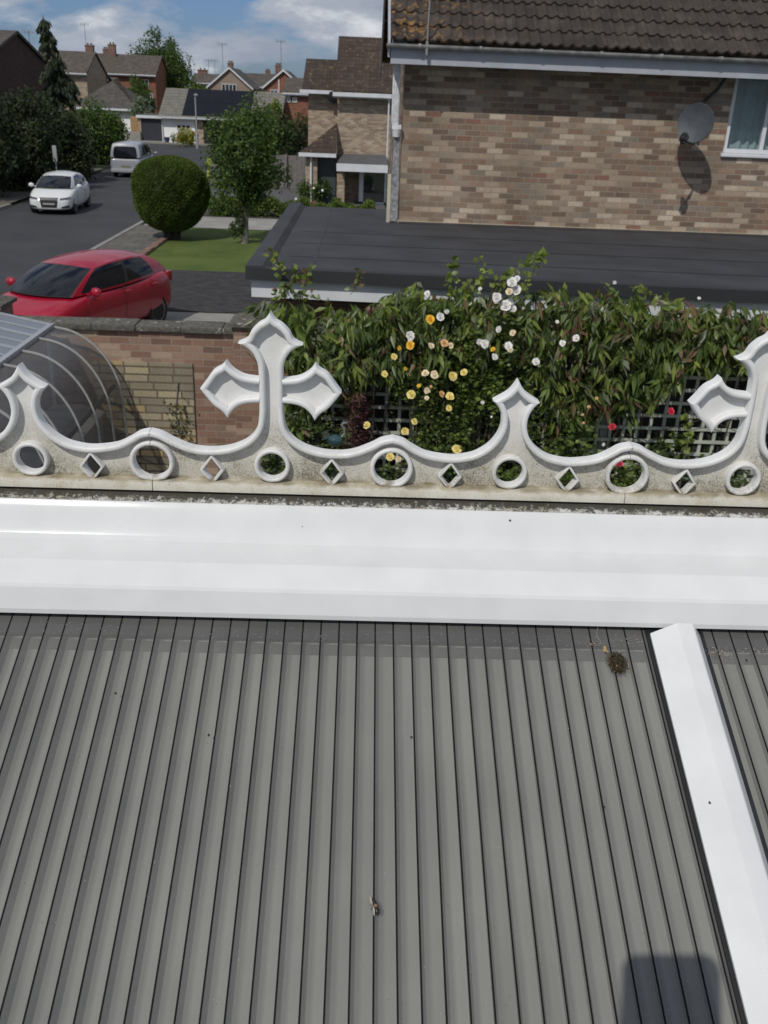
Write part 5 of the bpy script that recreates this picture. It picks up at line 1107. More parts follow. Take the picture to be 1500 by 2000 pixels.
# ================================================================== TREES AND BUSHES
def tleaf(n, c, v, tr): return leaf(n, c, v, tr, rough=.7)
TD = [tleaf('tree_dark', (.040, .064, .026), .3, .3), tleaf('tree_green', (.070, .115, .036), .3, .35), tleaf('tree_olive', (.085, .10, .036), .3, .3), tleaf('tree_light', (.12, .175, .042), .3, .4), tleaf('conifer_needles', (.022, .034, .026), .4, .1), tleaf('tree_russet', (.07, .05, .025), .4, .25)]
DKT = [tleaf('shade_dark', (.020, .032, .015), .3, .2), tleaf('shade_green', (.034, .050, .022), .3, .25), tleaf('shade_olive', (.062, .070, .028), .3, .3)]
M_bark = mat('tree_bark', (.17, .15, .13), .9, .3, 12, .6, 30, bdist=.02); M_barkd = mat('dark_bark', (.05, .04, .032), .9, .3, 12)
def tree(name, label, x, y, z0, z1, rad, n, ls, m, trunk=.1, group=None, clumps=70, cs=.3, mats=None, cat='tree', bark=None, shell=.55, zc=None, lean=0):
    """crown between heights z0 and z1"""
    t = thing(name, label, cat, (x, y, 0), group=group); c = (x, y, (z0 + z1) / 2)
    P = crown_pts(c, (rad, rad, (z1 - z0) / 2), n, clumps, cs, shell)
    d = rdir(n); d[:, 2] -= .2
    # each clump keeps mostly one tone
    key = (np.floor(P[:, 0] / (rad * .35)) * 7 + np.floor(P[:, 2] / (rad * .35)) * 13 + np.floor(P[:, 1] / (rad * .35)) * 5).astype(int) % 97
    tone = RNG.choice(m, 97)[key]; mi = np.where(RNG.random(n) < .55, tone, RNG.choice(m, n))
    leafmesh('crown', P, d, ls * (.7 + .6 * RNG.random(n)), ls * .6 * (.7 + .6 * RNG.random(n)), mats or TD, mi, t, quad=True)
    b = MB(); h = c[2]
    b.tube([(x - lean, y, 0), (x - lean * .6, y, h * .25), (x, y, z0 + (h - z0) * .2), (x + .05 * rad, y, h), (x + .1 * rad, y, z1 - (z1 - z0) * .15)], [trunk * 1.5, trunk, trunk * .85, trunk * .5, trunk * .12], 10)
    for k in range(9):
        a = k * 2.4; zz = z0 + (z1 - z0) * (.05 + .07 * k); b.tube([(x, y, zz), (x + math.cos(a) * rad * .35, y + math.sin(a) * rad * .35, zz + rad * .3), (x + math.cos(a) * rad * .75, y + math.sin(a) * rad * .75, zz + rad * .5)], [trunk * .4, trunk * .25, trunk * .08], 6)
    b.build('trunk', bark or M_bark, t, smooth=True)
    return t
tree('young_tree', 'small green tree with a pale slender trunk standing on the front lawn', -3.42, 28.4, 1.18, 3.78, 1.06, 20000, .10, [1, 1, 1, 3, 3, 0], trunk=.085, clumps=70, cs=.34, lean=.08)
P = crown_pts((-3.72, 28.3, .62), (.22, .2, .45), 900, 30, .4); o = thing('small_shrub', 'small shrub growing at the foot of the young tree', 'shrub', (-3.72, 28.3, 0)); leafmesh('leaves', P, rdir(900), .07, .04, TD, RNG.choice([0, 1, 1], 900), o, quad=True)
# clipped round bush
bx, by, bz = -5.72, 28.8, 1.36
tb = thing('clipped_bush', 'large dense bush clipped to a rounded barrel shape at the edge of the lawn', 'bush', (bx, by, 0))
def topi(th_, ph_):
    """radius profile: broad shoulders, narrower foot"""
    z = np.sin(ph_); rr = (1 - np.abs(z) ** 2.7) ** (1 / 2.4); rr = rr * (1 - .16 * np.maximum(-z, 0) ** 1.2)
    k = 1 + .035 * np.sin(th_ * 3 + 1 + z * 2) + .025 * np.sin(th_ * 7 + z * 5) + .015 * np.sin(th_ * 13 - z * 11)
    return rr * k, z
n = 42000; th_ = RNG.random(n) * 2 * math.pi; ph_ = np.arcsin(RNG.uniform(-1, 1, n)); rr, z = topi(th_, ph_)
depth = 1 - np.abs(RNG.normal(0, .022, n)) + .012
P = np.stack([bx + np.cos(th_) * rr * 1.07 * depth, by + np.sin(th_) * rr * 1.07 * depth, bz + z * 1.02 * depth], 1)
d = np.stack([np.cos(th_) * rr, np.sin(th_) * rr, z], 1) + RNG.normal(0, .55, (n, 3))
TC = [leaf('clipped_dark', (.062, .092, .022), .3, .4, .7), leaf('clipped_green', (.092, .132, .027), .3, .4, .7), leaf('clipped_bright', (.14, .185, .038), .25, .35, .7)]
leafmesh('foliage', P, d, .062, .030, TC, RNG.choice([0, 1, 1, 1, 2], n), tb, quad=True)
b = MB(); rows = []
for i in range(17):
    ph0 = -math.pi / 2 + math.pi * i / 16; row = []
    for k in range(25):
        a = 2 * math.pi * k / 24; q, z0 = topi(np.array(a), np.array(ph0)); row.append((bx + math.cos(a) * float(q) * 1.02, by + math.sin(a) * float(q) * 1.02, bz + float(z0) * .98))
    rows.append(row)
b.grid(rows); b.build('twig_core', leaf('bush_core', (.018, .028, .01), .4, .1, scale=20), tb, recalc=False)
b = MB()
for k in range(7): a = k * .9; b.tube([(bx + .15 * math.cos(a), by + .15 * math.sin(a), .05), (bx + .2 * math.cos(a), by + .2 * math.sin(a), .3), (bx + .45 * math.cos(a), by + .45 * math.sin(a), .62)], [.09, .07, .05], 7)
b.build('trunk', M_barkd, tb)
# low hedge
lh = thing('low_hedge', 'low clipped hedge between the concrete drive and the tarmac drive', 'hedge', (-4, 35.2, 0))
n = 11000; P = np.stack([RNG.uniform(-5.1, .4, n), 35.2 + RNG.uniform(-.42, .42, n), RNG.random(n) ** .5 * .62], 1); P[:, 2] *= 1 + .16 * np.sin(P[:, 0] * 5) + .1 * np.sin(P[:, 0] * 11)
leafmesh('foliage', P, rdir(n, .4), .10, .06, TC, RNG.choice([0, 1, 1, 2], n), lh, quad=True)
def shrub(name, label, x, y, r, h, n, m, ls=.11, cat='shrub', mats=None, z0=0, ry=None):
    t = thing(name, label, cat, (x, y, 0)); P = crown_pts((x, y, z0 + h * .5), (r, ry or r, h * .5), n, 40, .38, .5); P[:, 2] = np.abs(P[:, 2])
    leafmesh('foliage', P, rdir(n, .2), ls, ls * .6, mats or TD, RNG.choice(m, n), t, quad=True); return t
YB = [leaf('yellow_bloom', (.30, .24, .03), .25, .2), leaf('lime_leaf', (.20, .26, .04), .25, .3)]
shrub('rounded_shrub', 'bright green rounded shrub just right of the clipped bush', -5.15, 34.8, .42, .8, 1800, [3, 3, 1])
sb_ = shrub('flowering_shrub', 'green shrub with a few pale and red blooms beside the dark garage door', -2.05, 40.4, .62, 1.25, 3000, [1, 1, 3, 0])
for (px, py, m_) in ((578, 389, M_rw), (613, 368, M_rp), (611, 396, M_rr), (607, 398, M_rr), (630, 372, M_rw)): b = MB(); b.blob(atY(px, py, 39.7), .05, seg=7, rings=5, jit=.2); b.build('bloom', m_, sb_)
shrub('yellow_shrub', 'yellow flowering shrub at the foot of the far lamp post', -14.4, 80.5, .85, 1.35, 1500, [0, 0, 1], .16, mats=YB)
shrub('pot_plant', 'small pot plant in front of the white bungalow wall', -16.1, 83.7, .25, .8, 200, [0, 1], .12)
for x, l_ in ((-16.6, 'dark plant pot left of the others under the bungalow window'), (-15.55, 'dark blue plant pot nearest the yellow shrub')):
    o = thing('plant_pot', l_, 'plant pot', (x, 83.6, .06)); b = MB(); b.lathe([(.16, .06), (.24, .45), (.26, .45), (.26, .5), (.2, .5)], (x, 83.6, 0), seg=14); b.build('pot', mat('blue_glaze', (.03, .04, .09), .3, .1, 5), o, smooth=True)

# left side of the street: dark tall hedgerow trees
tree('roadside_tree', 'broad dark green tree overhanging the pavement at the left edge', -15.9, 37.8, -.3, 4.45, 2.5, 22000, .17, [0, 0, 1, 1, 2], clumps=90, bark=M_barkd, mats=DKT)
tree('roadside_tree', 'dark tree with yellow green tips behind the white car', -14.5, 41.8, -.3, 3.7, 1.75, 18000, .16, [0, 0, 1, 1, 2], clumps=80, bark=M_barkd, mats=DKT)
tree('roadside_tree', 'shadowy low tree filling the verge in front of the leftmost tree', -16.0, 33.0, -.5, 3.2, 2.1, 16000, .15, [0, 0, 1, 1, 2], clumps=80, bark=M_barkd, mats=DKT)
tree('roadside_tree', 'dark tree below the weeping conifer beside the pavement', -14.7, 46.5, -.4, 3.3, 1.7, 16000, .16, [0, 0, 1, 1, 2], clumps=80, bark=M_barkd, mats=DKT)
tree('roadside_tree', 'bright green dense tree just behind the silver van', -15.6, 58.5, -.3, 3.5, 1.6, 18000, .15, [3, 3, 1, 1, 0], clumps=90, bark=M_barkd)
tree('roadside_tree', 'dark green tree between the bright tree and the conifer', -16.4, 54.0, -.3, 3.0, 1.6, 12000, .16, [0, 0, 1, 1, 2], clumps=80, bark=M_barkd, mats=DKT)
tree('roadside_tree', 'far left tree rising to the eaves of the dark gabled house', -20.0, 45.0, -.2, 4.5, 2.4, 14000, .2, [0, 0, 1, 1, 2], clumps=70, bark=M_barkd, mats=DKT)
# weeping conifer
cx_, cy_ = -15.0, 49.5
wc_ = thing('weeping_conifer', 'tall dark weeping conifer with drooping tips rising above the roofs', 'tree', (cx_, cy_, 0))
bs, ds = [], []; top_ = atY(124, 32, cy_).z; brs = MB()
brs.tube([(cx_, cy_, 0), (cx_, cy_, 3), (cx_ - .05, cy_, 5.5), (cx_ - .25, cy_, top_ - .3), (cx_ - .35, cy_, top_)], [.2, .15, .08, .04, .015], 8)
for k in range(115):
    t_ = RNG.random() ** .85; z = .8 + (top_ - 1.0) * t_; ln = max(.22, (1.15 if t_ > .45 else 1.45) * (1 - t_) ** .7 + .10) * RNG.uniform(.3, 1.4); a = RNG.random() * 2 * math.pi; x0 = cx_ - .35 * max(0, (t_ - .6) / .4)
    pts = [np.array([x0 + math.cos(a) * ln * s_, cy_ + math.sin(a) * ln * s_, z + ln * (.28 * s_ - .75 * s_ ** 2.4)]) for s_ in np.linspace(0, 1, 6)]
    brs.tube([tuple(p) for p in pts], [.025, .02, .016, .012, .008, .004], 4)
    m_ = int(60 + 90 * ln)
    for i in range(m_):
        s_ = RNG.random() ** .6; j = min(int(s_ * 5), 4); p = pts[j] + (pts[j + 1] - pts[j]) * (s_ * 5 - j); bs.append(p + RNG.normal(0, .05, 3)); ds.append([math.cos(a) * .4 + RNG.normal(0, .3), math.sin(a) * .4 + RNG.normal(0, .3), -1.0 - RNG.random()])
leafmesh('crown', np.array(bs), np.array(ds), .26, .07, TD, RNG.choice([4, 4, 4, 0, 2], len(bs)), wc_, quad=True); brs.build('trunk', M_barkd, wc_)
# far trees
tree('broad_tree', 'large round topped green tree on the skyline behind the terrace', -25.3, 127, 1.5, 9.9, 2.95, 26000, .30, [1, 3, 1, 0], clumps=90, cs=.42, shell=.2, trunk=.3)
tree('garden_tree', 'green tree between the long terrace and the hipped bungalow', -24.2, 108, 1.8, 5.0, 1.5, 3000, .28, [1, 3, 1], clumps=40)
tree('garden_tree', 'olive green low tree above the dark garage door roof', -23.0, 104, 1.0, 3.9, 1.2, 2500, .25, [1, 2, 0], clumps=40)
tree('garden_tree', 'pale silvery shrub tree above the flat roofed dark garage', -20.4, 92, 1.2, 3.5, .95, 2500, .2, [0, 0, 1], clumps=40, mats=[leaf('silver_leaf', (.16, .20, .13), .25, .2), leaf('silver_leaf_dark', (.10, .14, .08), .25, .2)])
tree('garden_tree', 'yellow green low tree on the skyline right of the round topped tree', -18.5, 112, 2.4, 4.6, 1.5, 2000, .3, [2, 3], clumps=40)
tree('garden_tree', 'dark purple brown tree right of the solar panels', -5.6, 58, .8, 3.2, 1.5, 6000, .16, [0, 0, 5], clumps=70)
tree('garden_tree', 'dark green tree beside the corner of the stepped brick house', -3.9, 52, .1, 3.35, 1.35, 7000, .15, [0, 0, 1, 5], clumps=80)
tree('garden_tree', 'lime green slender tree in front of the orange brick houses', -7.2, 80, 1.6, 3.8, .6, 1500, .2, [0, 1], clumps=30, mats=[YB[1], TD[3]])
tree('garden_tree', 'green tree behind the young tree in front of the solar roofed bungalow', -8.1, 70, 0, 2.9, 1.7, 6000, .2, [0, 1, 1], clumps=70)

# ================================================================== NEIGHBOURING STEPPED HOUSE
nh = thing('stepped_house', 'buff brick house with two stepped brown roofs and a white fronted porch canopy', 'house', (-.5, 44, 0))
b = MB(); e4 = atY(700, 180, 40.7).z
def gable(x0, x1, y0, y1, ze, zr): b.prism([(y0, 0), (y1, 0), (y1, ze), ((y0 + y1) / 2, zr), (y0, ze)], 'x', x0, x1)
gable(-1.16, 1.4, 41.2, 48.0, 4.45, 6.2); gable(-2.42, -1.165, 42.3, 47.6, 4.35, 5.6); b.build('wall', M_farbrick, nh)
def slab(x0, x1, y0, z0, ym, zr, m, nm, par=nh):
    c = MB(); sl_ = (zr - z0) / (ym - y0); c.prism([(y0, z0), (ym, zr), (2 * ym - y0, z0), (2 * ym - y0, z0 + .13), (ym, zr + .13), (y0, z0 + .13)], 'x', x0, x1); return c.build(nm, m, par)
r0 = atY(658, 183, 40.85); rT = atY(658, 70, 44.6); slab(atY(656, 120, 41).x, 1.5, 40.85, r0.z, 44.6, rT.z - .13, M_tile, 'roof')
r1 = atY(597, 178, 41.95); rU = atY(597, 114, 44.9); slab(-2.66, atY(656, 120, 41).x - .01, 41.95, r1.z, 44.9, rU.z - .13, M_tile, 'roof')
b = MB(); b.box(-1.35, 1.5, 40.72, 40.84, r0.z - .09, r0.z + .06); b.box(-1.33, 1.45, 40.85, 40.90, r0.z - .14, r0.z + .04); b.box(-2.75, -1.36, 41.80, 41.92, r1.z - .08, r1.z + .06); b.build('gutter', M_trim, nh)
# lean-to on the left, with its dark door
b = MB(); za = atY(592, 298, 39.9).z; zt_ = atY(657, 245, 41.2).z
b.add([(-2.62, 39.9, za), (-1.15, 39.9, za), (-1.15, 41.3, zt_ + .1), (-2.4, 42.2, za + .12), (-2.62, 39.9, za - .1), (-1.15, 39.9, za - .1), (-1.15, 41.3, zt_ - .05), (-2.4, 42.2, za)], [(0, 1, 2), (0, 2, 3), (4, 6, 5), (4, 7, 6), (0, 4, 5, 1), (1, 5, 6, 2), (0, 3, 7, 4), (2, 6, 7, 3)]); b.build('lean_to_roof', M_tile, nh)
b = MB(); b.box(-2.66, -1.15, 39.80, 39.88, za - .14, za + .0); b.build('lean_to_gutter', M_trim, nh)
b = MB(); b.box(-2.40, -1.92, 40.1, 40.35, 0, za - .12); b.box(-2.40, -2.2, 40.36, 42.2, 0, za - .05); b.build('pier', M_farbrick, nh)
b = MB(); b.tube([(-2.17, 40.02, .0), (-2.17, 40.02, za - .1)], .04, 8); b.build('downpipe', M_trim, nh)
b = MB(); b.box(-1.90, -1.17, 40.42, 40.48, 0, za - .12); b.build('garage_door', mat('dark_green_door', (.045, .06, .065), .5, .1, 2), nh)
# porch
pz = atY(700, 322, 39.6).z
b = MB(); b.box(-1.10, .92, 39.60, 41.19, pz, pz + .05); b.add([(-1.1, 39.6, pz + .052), (.92, 39.6, pz + .052), (.92, 41.19, pz + .32), (-.95, 41.19, pz + .32)], [(0, 1, 2, 3)]); b.build('porch_roof', mat('grey_felt', (.085, .085, .09), .85, .15, 3), nh)
b = MB(); b.box(-1.12, .95, 39.52, 39.59, pz - .26, pz + .03); b.build('porch_fascia', M_trim, nh)
b = MB(); b.box(-1.12, -.80, 40.3, 41.19, 0, pz - .02); b.build('porch_wall', M_farbrick, nh)
dx0, dx1 = atY(701, 370, 40.9).x, atY(754, 370, 40.9).x
b = MB(); b.box(dx0, dx0 + .18, 40.8, 40.9, -.05, 1.45); b.box(dx1 - .07, dx1, 40.8, 40.9, -.05, 1.45); b.box(dx0, dx1, 40.8, 40.9, 1.36, 1.45); b.box(dx0, dx1, 40.8, 40.9, .0, .16); dr = b.build('door', M_trim, nh)
b = MB(); b.box(dx0 + .17, dx1 - .06, 40.85, 40.88, .15, 1.37); b.build('door_glass', M_glass, dr)
b = MB(); b.tube([(.93, 40.9, 1.6), (.93, 40.9, 4.25)], .035, 8); b.box(.86, 1.0, 40.83, 40.97, 4.1, 4.3); b.build('rear_downpipe', M_trim, nh)
# small dish on it
dd = atY(651, 190, 41.9); sdh = thing('satellite_dish', 'small dark satellite dish high in the corner of the stepped house', 'satellite dish', tuple(dd))
b = MB(); rows = []
for i in range(5):
    r = i / 4; rows.append([tuple(dd + Vector((.24 * r * math.cos(a), -.1 + .05 * r * r - .08 * r * math.sin(a), .24 * r * math.sin(a)))) for a in [2 * math.pi * k / 20 for k in range(21)]])
b.grid(rows); b.build('reflector', M_dishk, sdh, recalc=False, smooth=True)
b = MB(); b.tube([dd + Vector((0, -.1, -.22)), dd + Vector((-.1, -.5, -.2))], .02, 6); b.build('arm', M_dishk, sdh); b = MB(); b.tube([dd + Vector((0, -.1, 0)), dd + Vector((0, .4, 0))], .025, 6); b.build('wall_bracket', M_dishk, sdh)
gf = thing('timber_fence', 'weathered grey timber fence behind the young tree', 'fence', (-3, 46.5, 0))
b = MB()
for k in range(22): b.box(-5.0 + k * .12, -5.0 + k * .12 + .112, 46.5 + (k % 2) * .012, 46.53 + (k % 2) * .012, 0, 1.55)
b.build('boards', M_wood, gf); b = MB()
for x in (-5.0, -3.7, -2.45): b.box(x - .05, x + .05, 46.4, 46.49, 0, 1.6)
b.build('post', M_wood, gf)
uc = thing('utility_cabinet', 'low grey stone coloured cabinet beside the yellow marker post', 'cabinet', (-6.55, 48.5, 0))
p0, p1 = atY(413, 345, 48.5), atY(445, 345, 48.5)
b = MB(); b.box(p0.x, p1.x, 48.5, 49.0, 0, .95); b.build('casing', mat('grey_grp', (.22, .22, .22), .8, .15, 4), uc, bevel=.02); b = MB(); b.box(p0.x - .05, p1.x + .3, 48.2, 49.1, 0, .12); b.build('plinth', M_conc, uc)
p0 = atY(409, 345, 47); mk = thing('marker_post', 'yellow green marker post beside the grey cabinet', 'post', (p0.x, 47, 0))
b = MB(); b.box(p0.x - .10, p0.x + .10, 47, 47.03, .75, 1.25); b.box(p0.x - .12, p0.x + .08, 47, 47.03, .3, .72); b.build('plate', mat('faded_yellow', (.30, .32, .06), .6, .15, 9), mk, bevel=.01); b = MB(); b.box(p0.x - .03, p0.x + .03, 47.035, 47.08, 0, 1.2); b.build('stake', M_wood, mk)

# ================================================================== FAR HOUSES
def PX(x, y, Y): return atY(x, y, Y)
# white bungalow with solar panels
bw = thing('bungalow', 'white walled bungalow with a grey roof at the end of the street', 'house', (-12.3, 87, 0))
zr, ze = atY(400, 178, 88).z, atY(400, 228, 84).z
b = MB(); b.prism([(84.3, 0), (91.7, 0), (91.7, ze), (88, zr - .12), (84.3, ze)], 'x', -17.1, -14.35); b.build('wall', M_render, bw)
b = MB(); b.prism([(84.35, 0), (91.65, 0), (91.65, ze), (88, zr - .12), (84.35, ze)], 'x', -14.34, -7.8); bwb = b.build('wall', M_farbrick, bw); bwb['label'] = 'buff brick part of the wall'
b = MB(); sl2 = (zr - ze) / 3.7; zo = ze - sl2 * .4; b.prism([(83.9, zo), (88, zr), (92.1, zo), (92.1, zo + .14), (88, zr + .14), (83.9, zo + .14)], 'x', -17.3, -7.0); M_tile4 = tiles('mossy_grey_tiles', (.17, .165, .145), (.21, .20, .175), .45, .3); rb_ = b.build('roof', M_tile4, bw)
def onroof(f, h=.19): return (83.9 + 4.1 * f, zo + (zr - zo) * f + h)
b = MB(); sxa, sxb = atY(362, 200, 86).x, atY(493, 205, 86).x; y0, z0 = onroof(.04); y1, z1 = onroof(.985)
sp = thing('solar_array', 'row of black solar panels on the grey bungalow roof', 'solar panels', ((sxa + sxb) / 2, 86, z0))
npn = 6
for i in range(npn):
    for j in range(2):
        xa = sxa + (sxb - sxa) * i / npn; xb = xa + (sxb - sxa) / npn - .02; fa, fb = j / 2, (j + 1) / 2 - .008
        b = MB(); q = [(xa, y0 + (y1 - y0) * fa, z0 + (z1 - z0) * fa), (xb, y0 + (y1 - y0) * fa, z0 + (z1 - z0) * fa), (xb, y0 + (y1 - y0) * fb, z0 + (z1 - z0) * fb), (xa, y0 + (y1 - y0) * fb, z0 + (z1 - z0) * fb)]
        b.add(q + [(p[0], p[1], p[2] - .04) for p in q], [(0, 1, 2, 3), (0, 4, 5, 1), (1, 5, 6, 2), (2, 6, 7, 3), (3, 7, 4, 0)]); b.build('panel', M_solar if 'M_solar' in globals() else globals().setdefault('M_solar', glassy('solar_black', (.006, .007, .012), .3, .12, 0.0)), sp)
b = MB(); b.box(-17.4, -7.0, 83.75, 83.88, zo - .02, zo + .12); b.build('gutter', M_trimg, bw)
w0, w1 = atY(345, 245, 84.3), atY(373, 253, 84.3); window(bw, w0.x, w1.x, w1.z, w0.z + .08, 84.299, cols=3)
d0, d1 = atY(397, 240, 84.3), atY(416, 275, 84.3); b = MB(); b.box(d0.x, d1.x, 84.28, 84.349, 0, 2.0); b.build('door', M_cblk, bw)
b = MB(); b.tube([(-17.05, 84.2, 0), (-17.05, 84.2, zo)], .05, 6); b.build('downpipe', M_trim, bw)
gb = thing('flat_garage', 'small flat roofed garage with a dark door beside the white bungalow', 'garage', (-18.4, 86.5, 0))
g0, g1 = atY(276, 250, 85.6).x, atY(321, 250, 85.6).x; gz_ = atY(298, 226, 85.5).z
b = MB(); b.box(g0 - .25, g0, 85.6, 90, 0, gz_ - .2); b.box(g1, g1 + .1, 85.6, 90, 0, gz_ - .2); b.box(g0, g1, 85.9, 90, 0, gz_ - .2); b.build('wall', M_farbrick, gb)
b = MB(); b.box(g0, g1, 85.7, 85.78, 0, gz_ - .2); b.build('garage_door', mat('anthracite_door', (.03, .032, .045), .5, .1, 2), gb)
b = MB(); b.box(g0 - .35, g1 + .25, 85.4, 90.2, gz_ - .2, gz_ + .02); b.build('fascia', M_trim, gb); b = MB(); b.box(g0 - .32, g1 + .2, 85.45, 90.1, gz_ + .021, gz_ + .06); b.build('roof', M_slate, gb)
fx0, fx1 = atY(256, 260, 86).x, atY(275, 260, 86).x
b = MB()
for k in range(7): w_ = (fx1 - fx0) / 7; b.box(fx0 + k * w_, fx0 + k * w_ + w_ * .94, 86 + (k % 2) * .02, 86.05 + (k % 2) * .02, .3, 1.95)
fo = tag(b.build('timber_gate', M_orangewood, None), 'orange brown timber gate left of the dark garage door', 'gate')
bw2 = MB(); bw2.box(fx0 - .4, fx1 + .1, 85.3, 85.55, 0, .75); tag(bw2.build('low_wall', M_conc, None), 'low pale wall at the left of the far drive', 'wall')
# hipped bungalow
hx0, hx1 = atY(150, 210, 97).x, atY(262, 215, 97).x; hz = atY(220, 212, 96.7).z; hr = atY(200, 150, 101).z
house('hipped_bungalow', 'grey roofed hipped bungalow behind the bright green tree', hx0, hx1, 97, 105, hz, hr, M_render, M_tile2, 'x', .5, hip=3.6, wins=[(atY(190, 222, 97).x, atY(205, 222, 97).x, .9, 2.0)])
# long terrace behind
tz, tr_ = atY(230, 143, 118).z, atY(230, 108, 122).z; x0, x1 = atY(168, 140, 118).x, atY(303, 147, 118).x
house('terraced_houses', 'long brown roofed terrace with brick chimneys on the skyline', x0, x1, 118, 126, tz, tr_, M_redbrick, M_tile3, 'x', .4,
      chim=((atY(175, 90, 122).x, 122, .45, atY(175, 88, 122).z), (atY(205, 100, 122).x, 122.4, .3, atY(205, 95, 122).z), (atY(221, 100, 122).x, 121.6, .4, atY(221, 87, 122).z)),
      wins=[(atY(276, 155, 118).x, atY(290, 155, 118).x, atY(283, 169, 118).z, atY(283, 155, 118).z), (atY(160, 150, 118).x + .5, atY(176, 150, 118).x + .5, 4.2, 5.3), (atY(205, 150, 118).x, atY(216, 150, 118).x, 4.2, 5.3), (atY(290, 190, 118).x, atY(299, 190, 118).x, 2.2, 3.6)])
x0, x1 = atY(64, 140, 106).x, atY(168, 140, 106).x; tz, tr_ = atY(110, 140, 106).z, atY(110, 101, 110).z
house('terraced_houses', 'brown roofed terrace behind the weeping conifer', x0, x1, 106, 114, tz, tr_, M_farbrick, M_tile3, 'x', .4, wins=[(atY(86, 145, 106).x, atY(93, 145, 106).x, 4.0, 5.1), (atY(104, 148, 106).x, atY(114, 148, 106).x, 3.8, 5.1), (atY(128, 148, 106).x, atY(134, 148, 106).x, 3.8, 5.1)])
# dark gabled houses, left edge
def gable_side(name, label, Yn, Yf, px_apex, py_apex, px_e, py_e, X, length, wall, roof, chim=()):
    t = thing(name, label, 'house', (X - length / 2, (Yn + Yf) / 2, 0))
    Ym = (Yn + Yf) / 2; zr_ = atY(px_apex, py_apex, Ym).z; ze_ = atY(px_e, py_e, Yf).z
    b = MB(); b.prism([(Yn, 0), (Yf, 0), (Yf, ze_), (Ym, zr_), (Yn, ze_)], 'x', X - length, X); b.build('wall', wall, t)
    b = MB(); b.prism([(Yn - .4, ze_ - .25), (Ym, zr_), (Yf + .4, ze_ - .25), (Yf + .4, ze_ - .08), (Ym, zr_ + .16), (Yn - .4, ze_ - .08)], 'x', X - length, X + .15); r_ = b.build('roof', roof, t)
    for c in chim: b = MB(); b.box(c[0] - .3, c[0] + .3, Ym - .3, Ym + .3, zr_ - .5, zr_ + c[1]); b.build('chimney', M_darkbrick, r_)
    return t
Xa = atY(18, 65, 58).x; gable_side('gabled_house', 'dark gabled brick house at the left edge with a steep grey roof', 51, 67, 18, 65, 57, 150, Xa, 9, M_darkbrick, M_tile2)
Xa = atY(52, 90, 80).x; gable_side('gabled_house', 'second dark gabled house with a small chimney, just right of the leftmost one', 74, 87, 52, 90, 84, 138, Xa, 8, M_darkbrick, M_tile3, ((Xa - 1.5, .6),))
ex = thing('side_extension', 'low tiled extension roof in front of the second dark gabled house', 'house extension', (-24, 70, 0))
q0, q1, q2, q3 = atY(57, 152, 68), atY(94, 156, 68), atY(75, 130, 71), atY(50, 118, 71)
b = MB(); b.add([q0, q1, q2, q3] + [q + Vector((0, 0, -.12)) for q in (q0, q1, q2, q3)], [(0, 1, 2, 3), (4, 7, 6, 5), (0, 4, 5, 1), (1, 5, 6, 2), (2, 6, 7, 3), (3, 7, 4, 0)]); b.build('roof', M_tile2, ex)
b = MB(); b.box(q0.x + .1, q1.x - .2, 68.3, 71, 0, q1.z - .15); b.build('wall', M_darkbrick, ex); b = MB(); b.box(q0.x, q1.x + .05, 67.88, 67.99, q0.z - .25, q0.z + .02); b.build('gutter', M_trimg, ex)
# centre gables
def gable_front(name, label, Y, px0, px1, pye, pxa, pya, depth, wall, roof, wins=(), cat='house', ov=.25, chim=()):
    x0, x1 = atY(px0, pye, Y).x, atY(px1, pye, Y).x; return house(name, label, x0, x1, Y, Y + depth, atY((px0 + px1) / 2, pye, Y).z, atY(pxa, pya, Y).z, wall, roof, 'y', ov, wins=wins, chim=chim)
Yg = 108; gable_front('gabled_house', 'pale brown gabled house with white barge boards in the centre of the skyline', Yg, 408, 490, 170, 447, 134, 9, mat('pale_brown_brick', (.26, .20, .16), .9, .1, 4), M_tile2, wins=[(atY(433, 171, Yg).x, atY(462, 171, Yg).x, atY(447, 178, Yg).z, atY(447, 164, Yg).z, Yg, 4)], chim=((atY(438, 125, Yg).x, Yg + 5, .3, atY(438, 126, Yg).z + .3),))
house('terraced_houses', 'low brown roofed houses far behind the pale gable on the left', atY(372, 160, 135).x, atY(430, 160, 135).x, 135, 143, atY(400, 163, 135).z, atY(400, 145, 135).z, M_farbrick, M_tile3, 'x', .3, chim=((atY(396, 140, 139).x, 139, .6, atY(396, 136, 139).z),))
house('terraced_houses', 'dark roofed houses between the pale gable and the red brick gable', atY(470, 165, 125).x, atY(545, 165, 125).x, 125, 133, atY(505, 170, 125).z, atY(505, 146, 129).z, M_farbrick, M_tile2, 'x', .3, chim=((atY(523, 140, 129).x, 129, .3, atY(523, 138, 129).z),))
Yr = 98; gable_front('gabled_house', 'red brick gabled house with a white window and pale drainpipe', Yr, 518, 590, 170, 558, 139, 9, M_redbrick, M_tile2, wins=[(atY(528, 183, Yr).x, atY(543, 183, Yr).x, atY(535, 191, Yr).z, atY(535, 175, Yr).z, Yr, 2)], chim=((atY(542, 130, 100).x, 101, .3, atY(542, 127, 100).z),))
o = [c for c in bpy.data.objects if c.get('label', '').startswith('red brick gabled')][0]
b = MB(); xx = atY(545, 180, Yr).x; b.tube([(xx, Yr - .05, 0), (xx, Yr - .05, atY(545, 155, Yr).z)], .07, 6); b.build('drainpipe', M_trim, o)
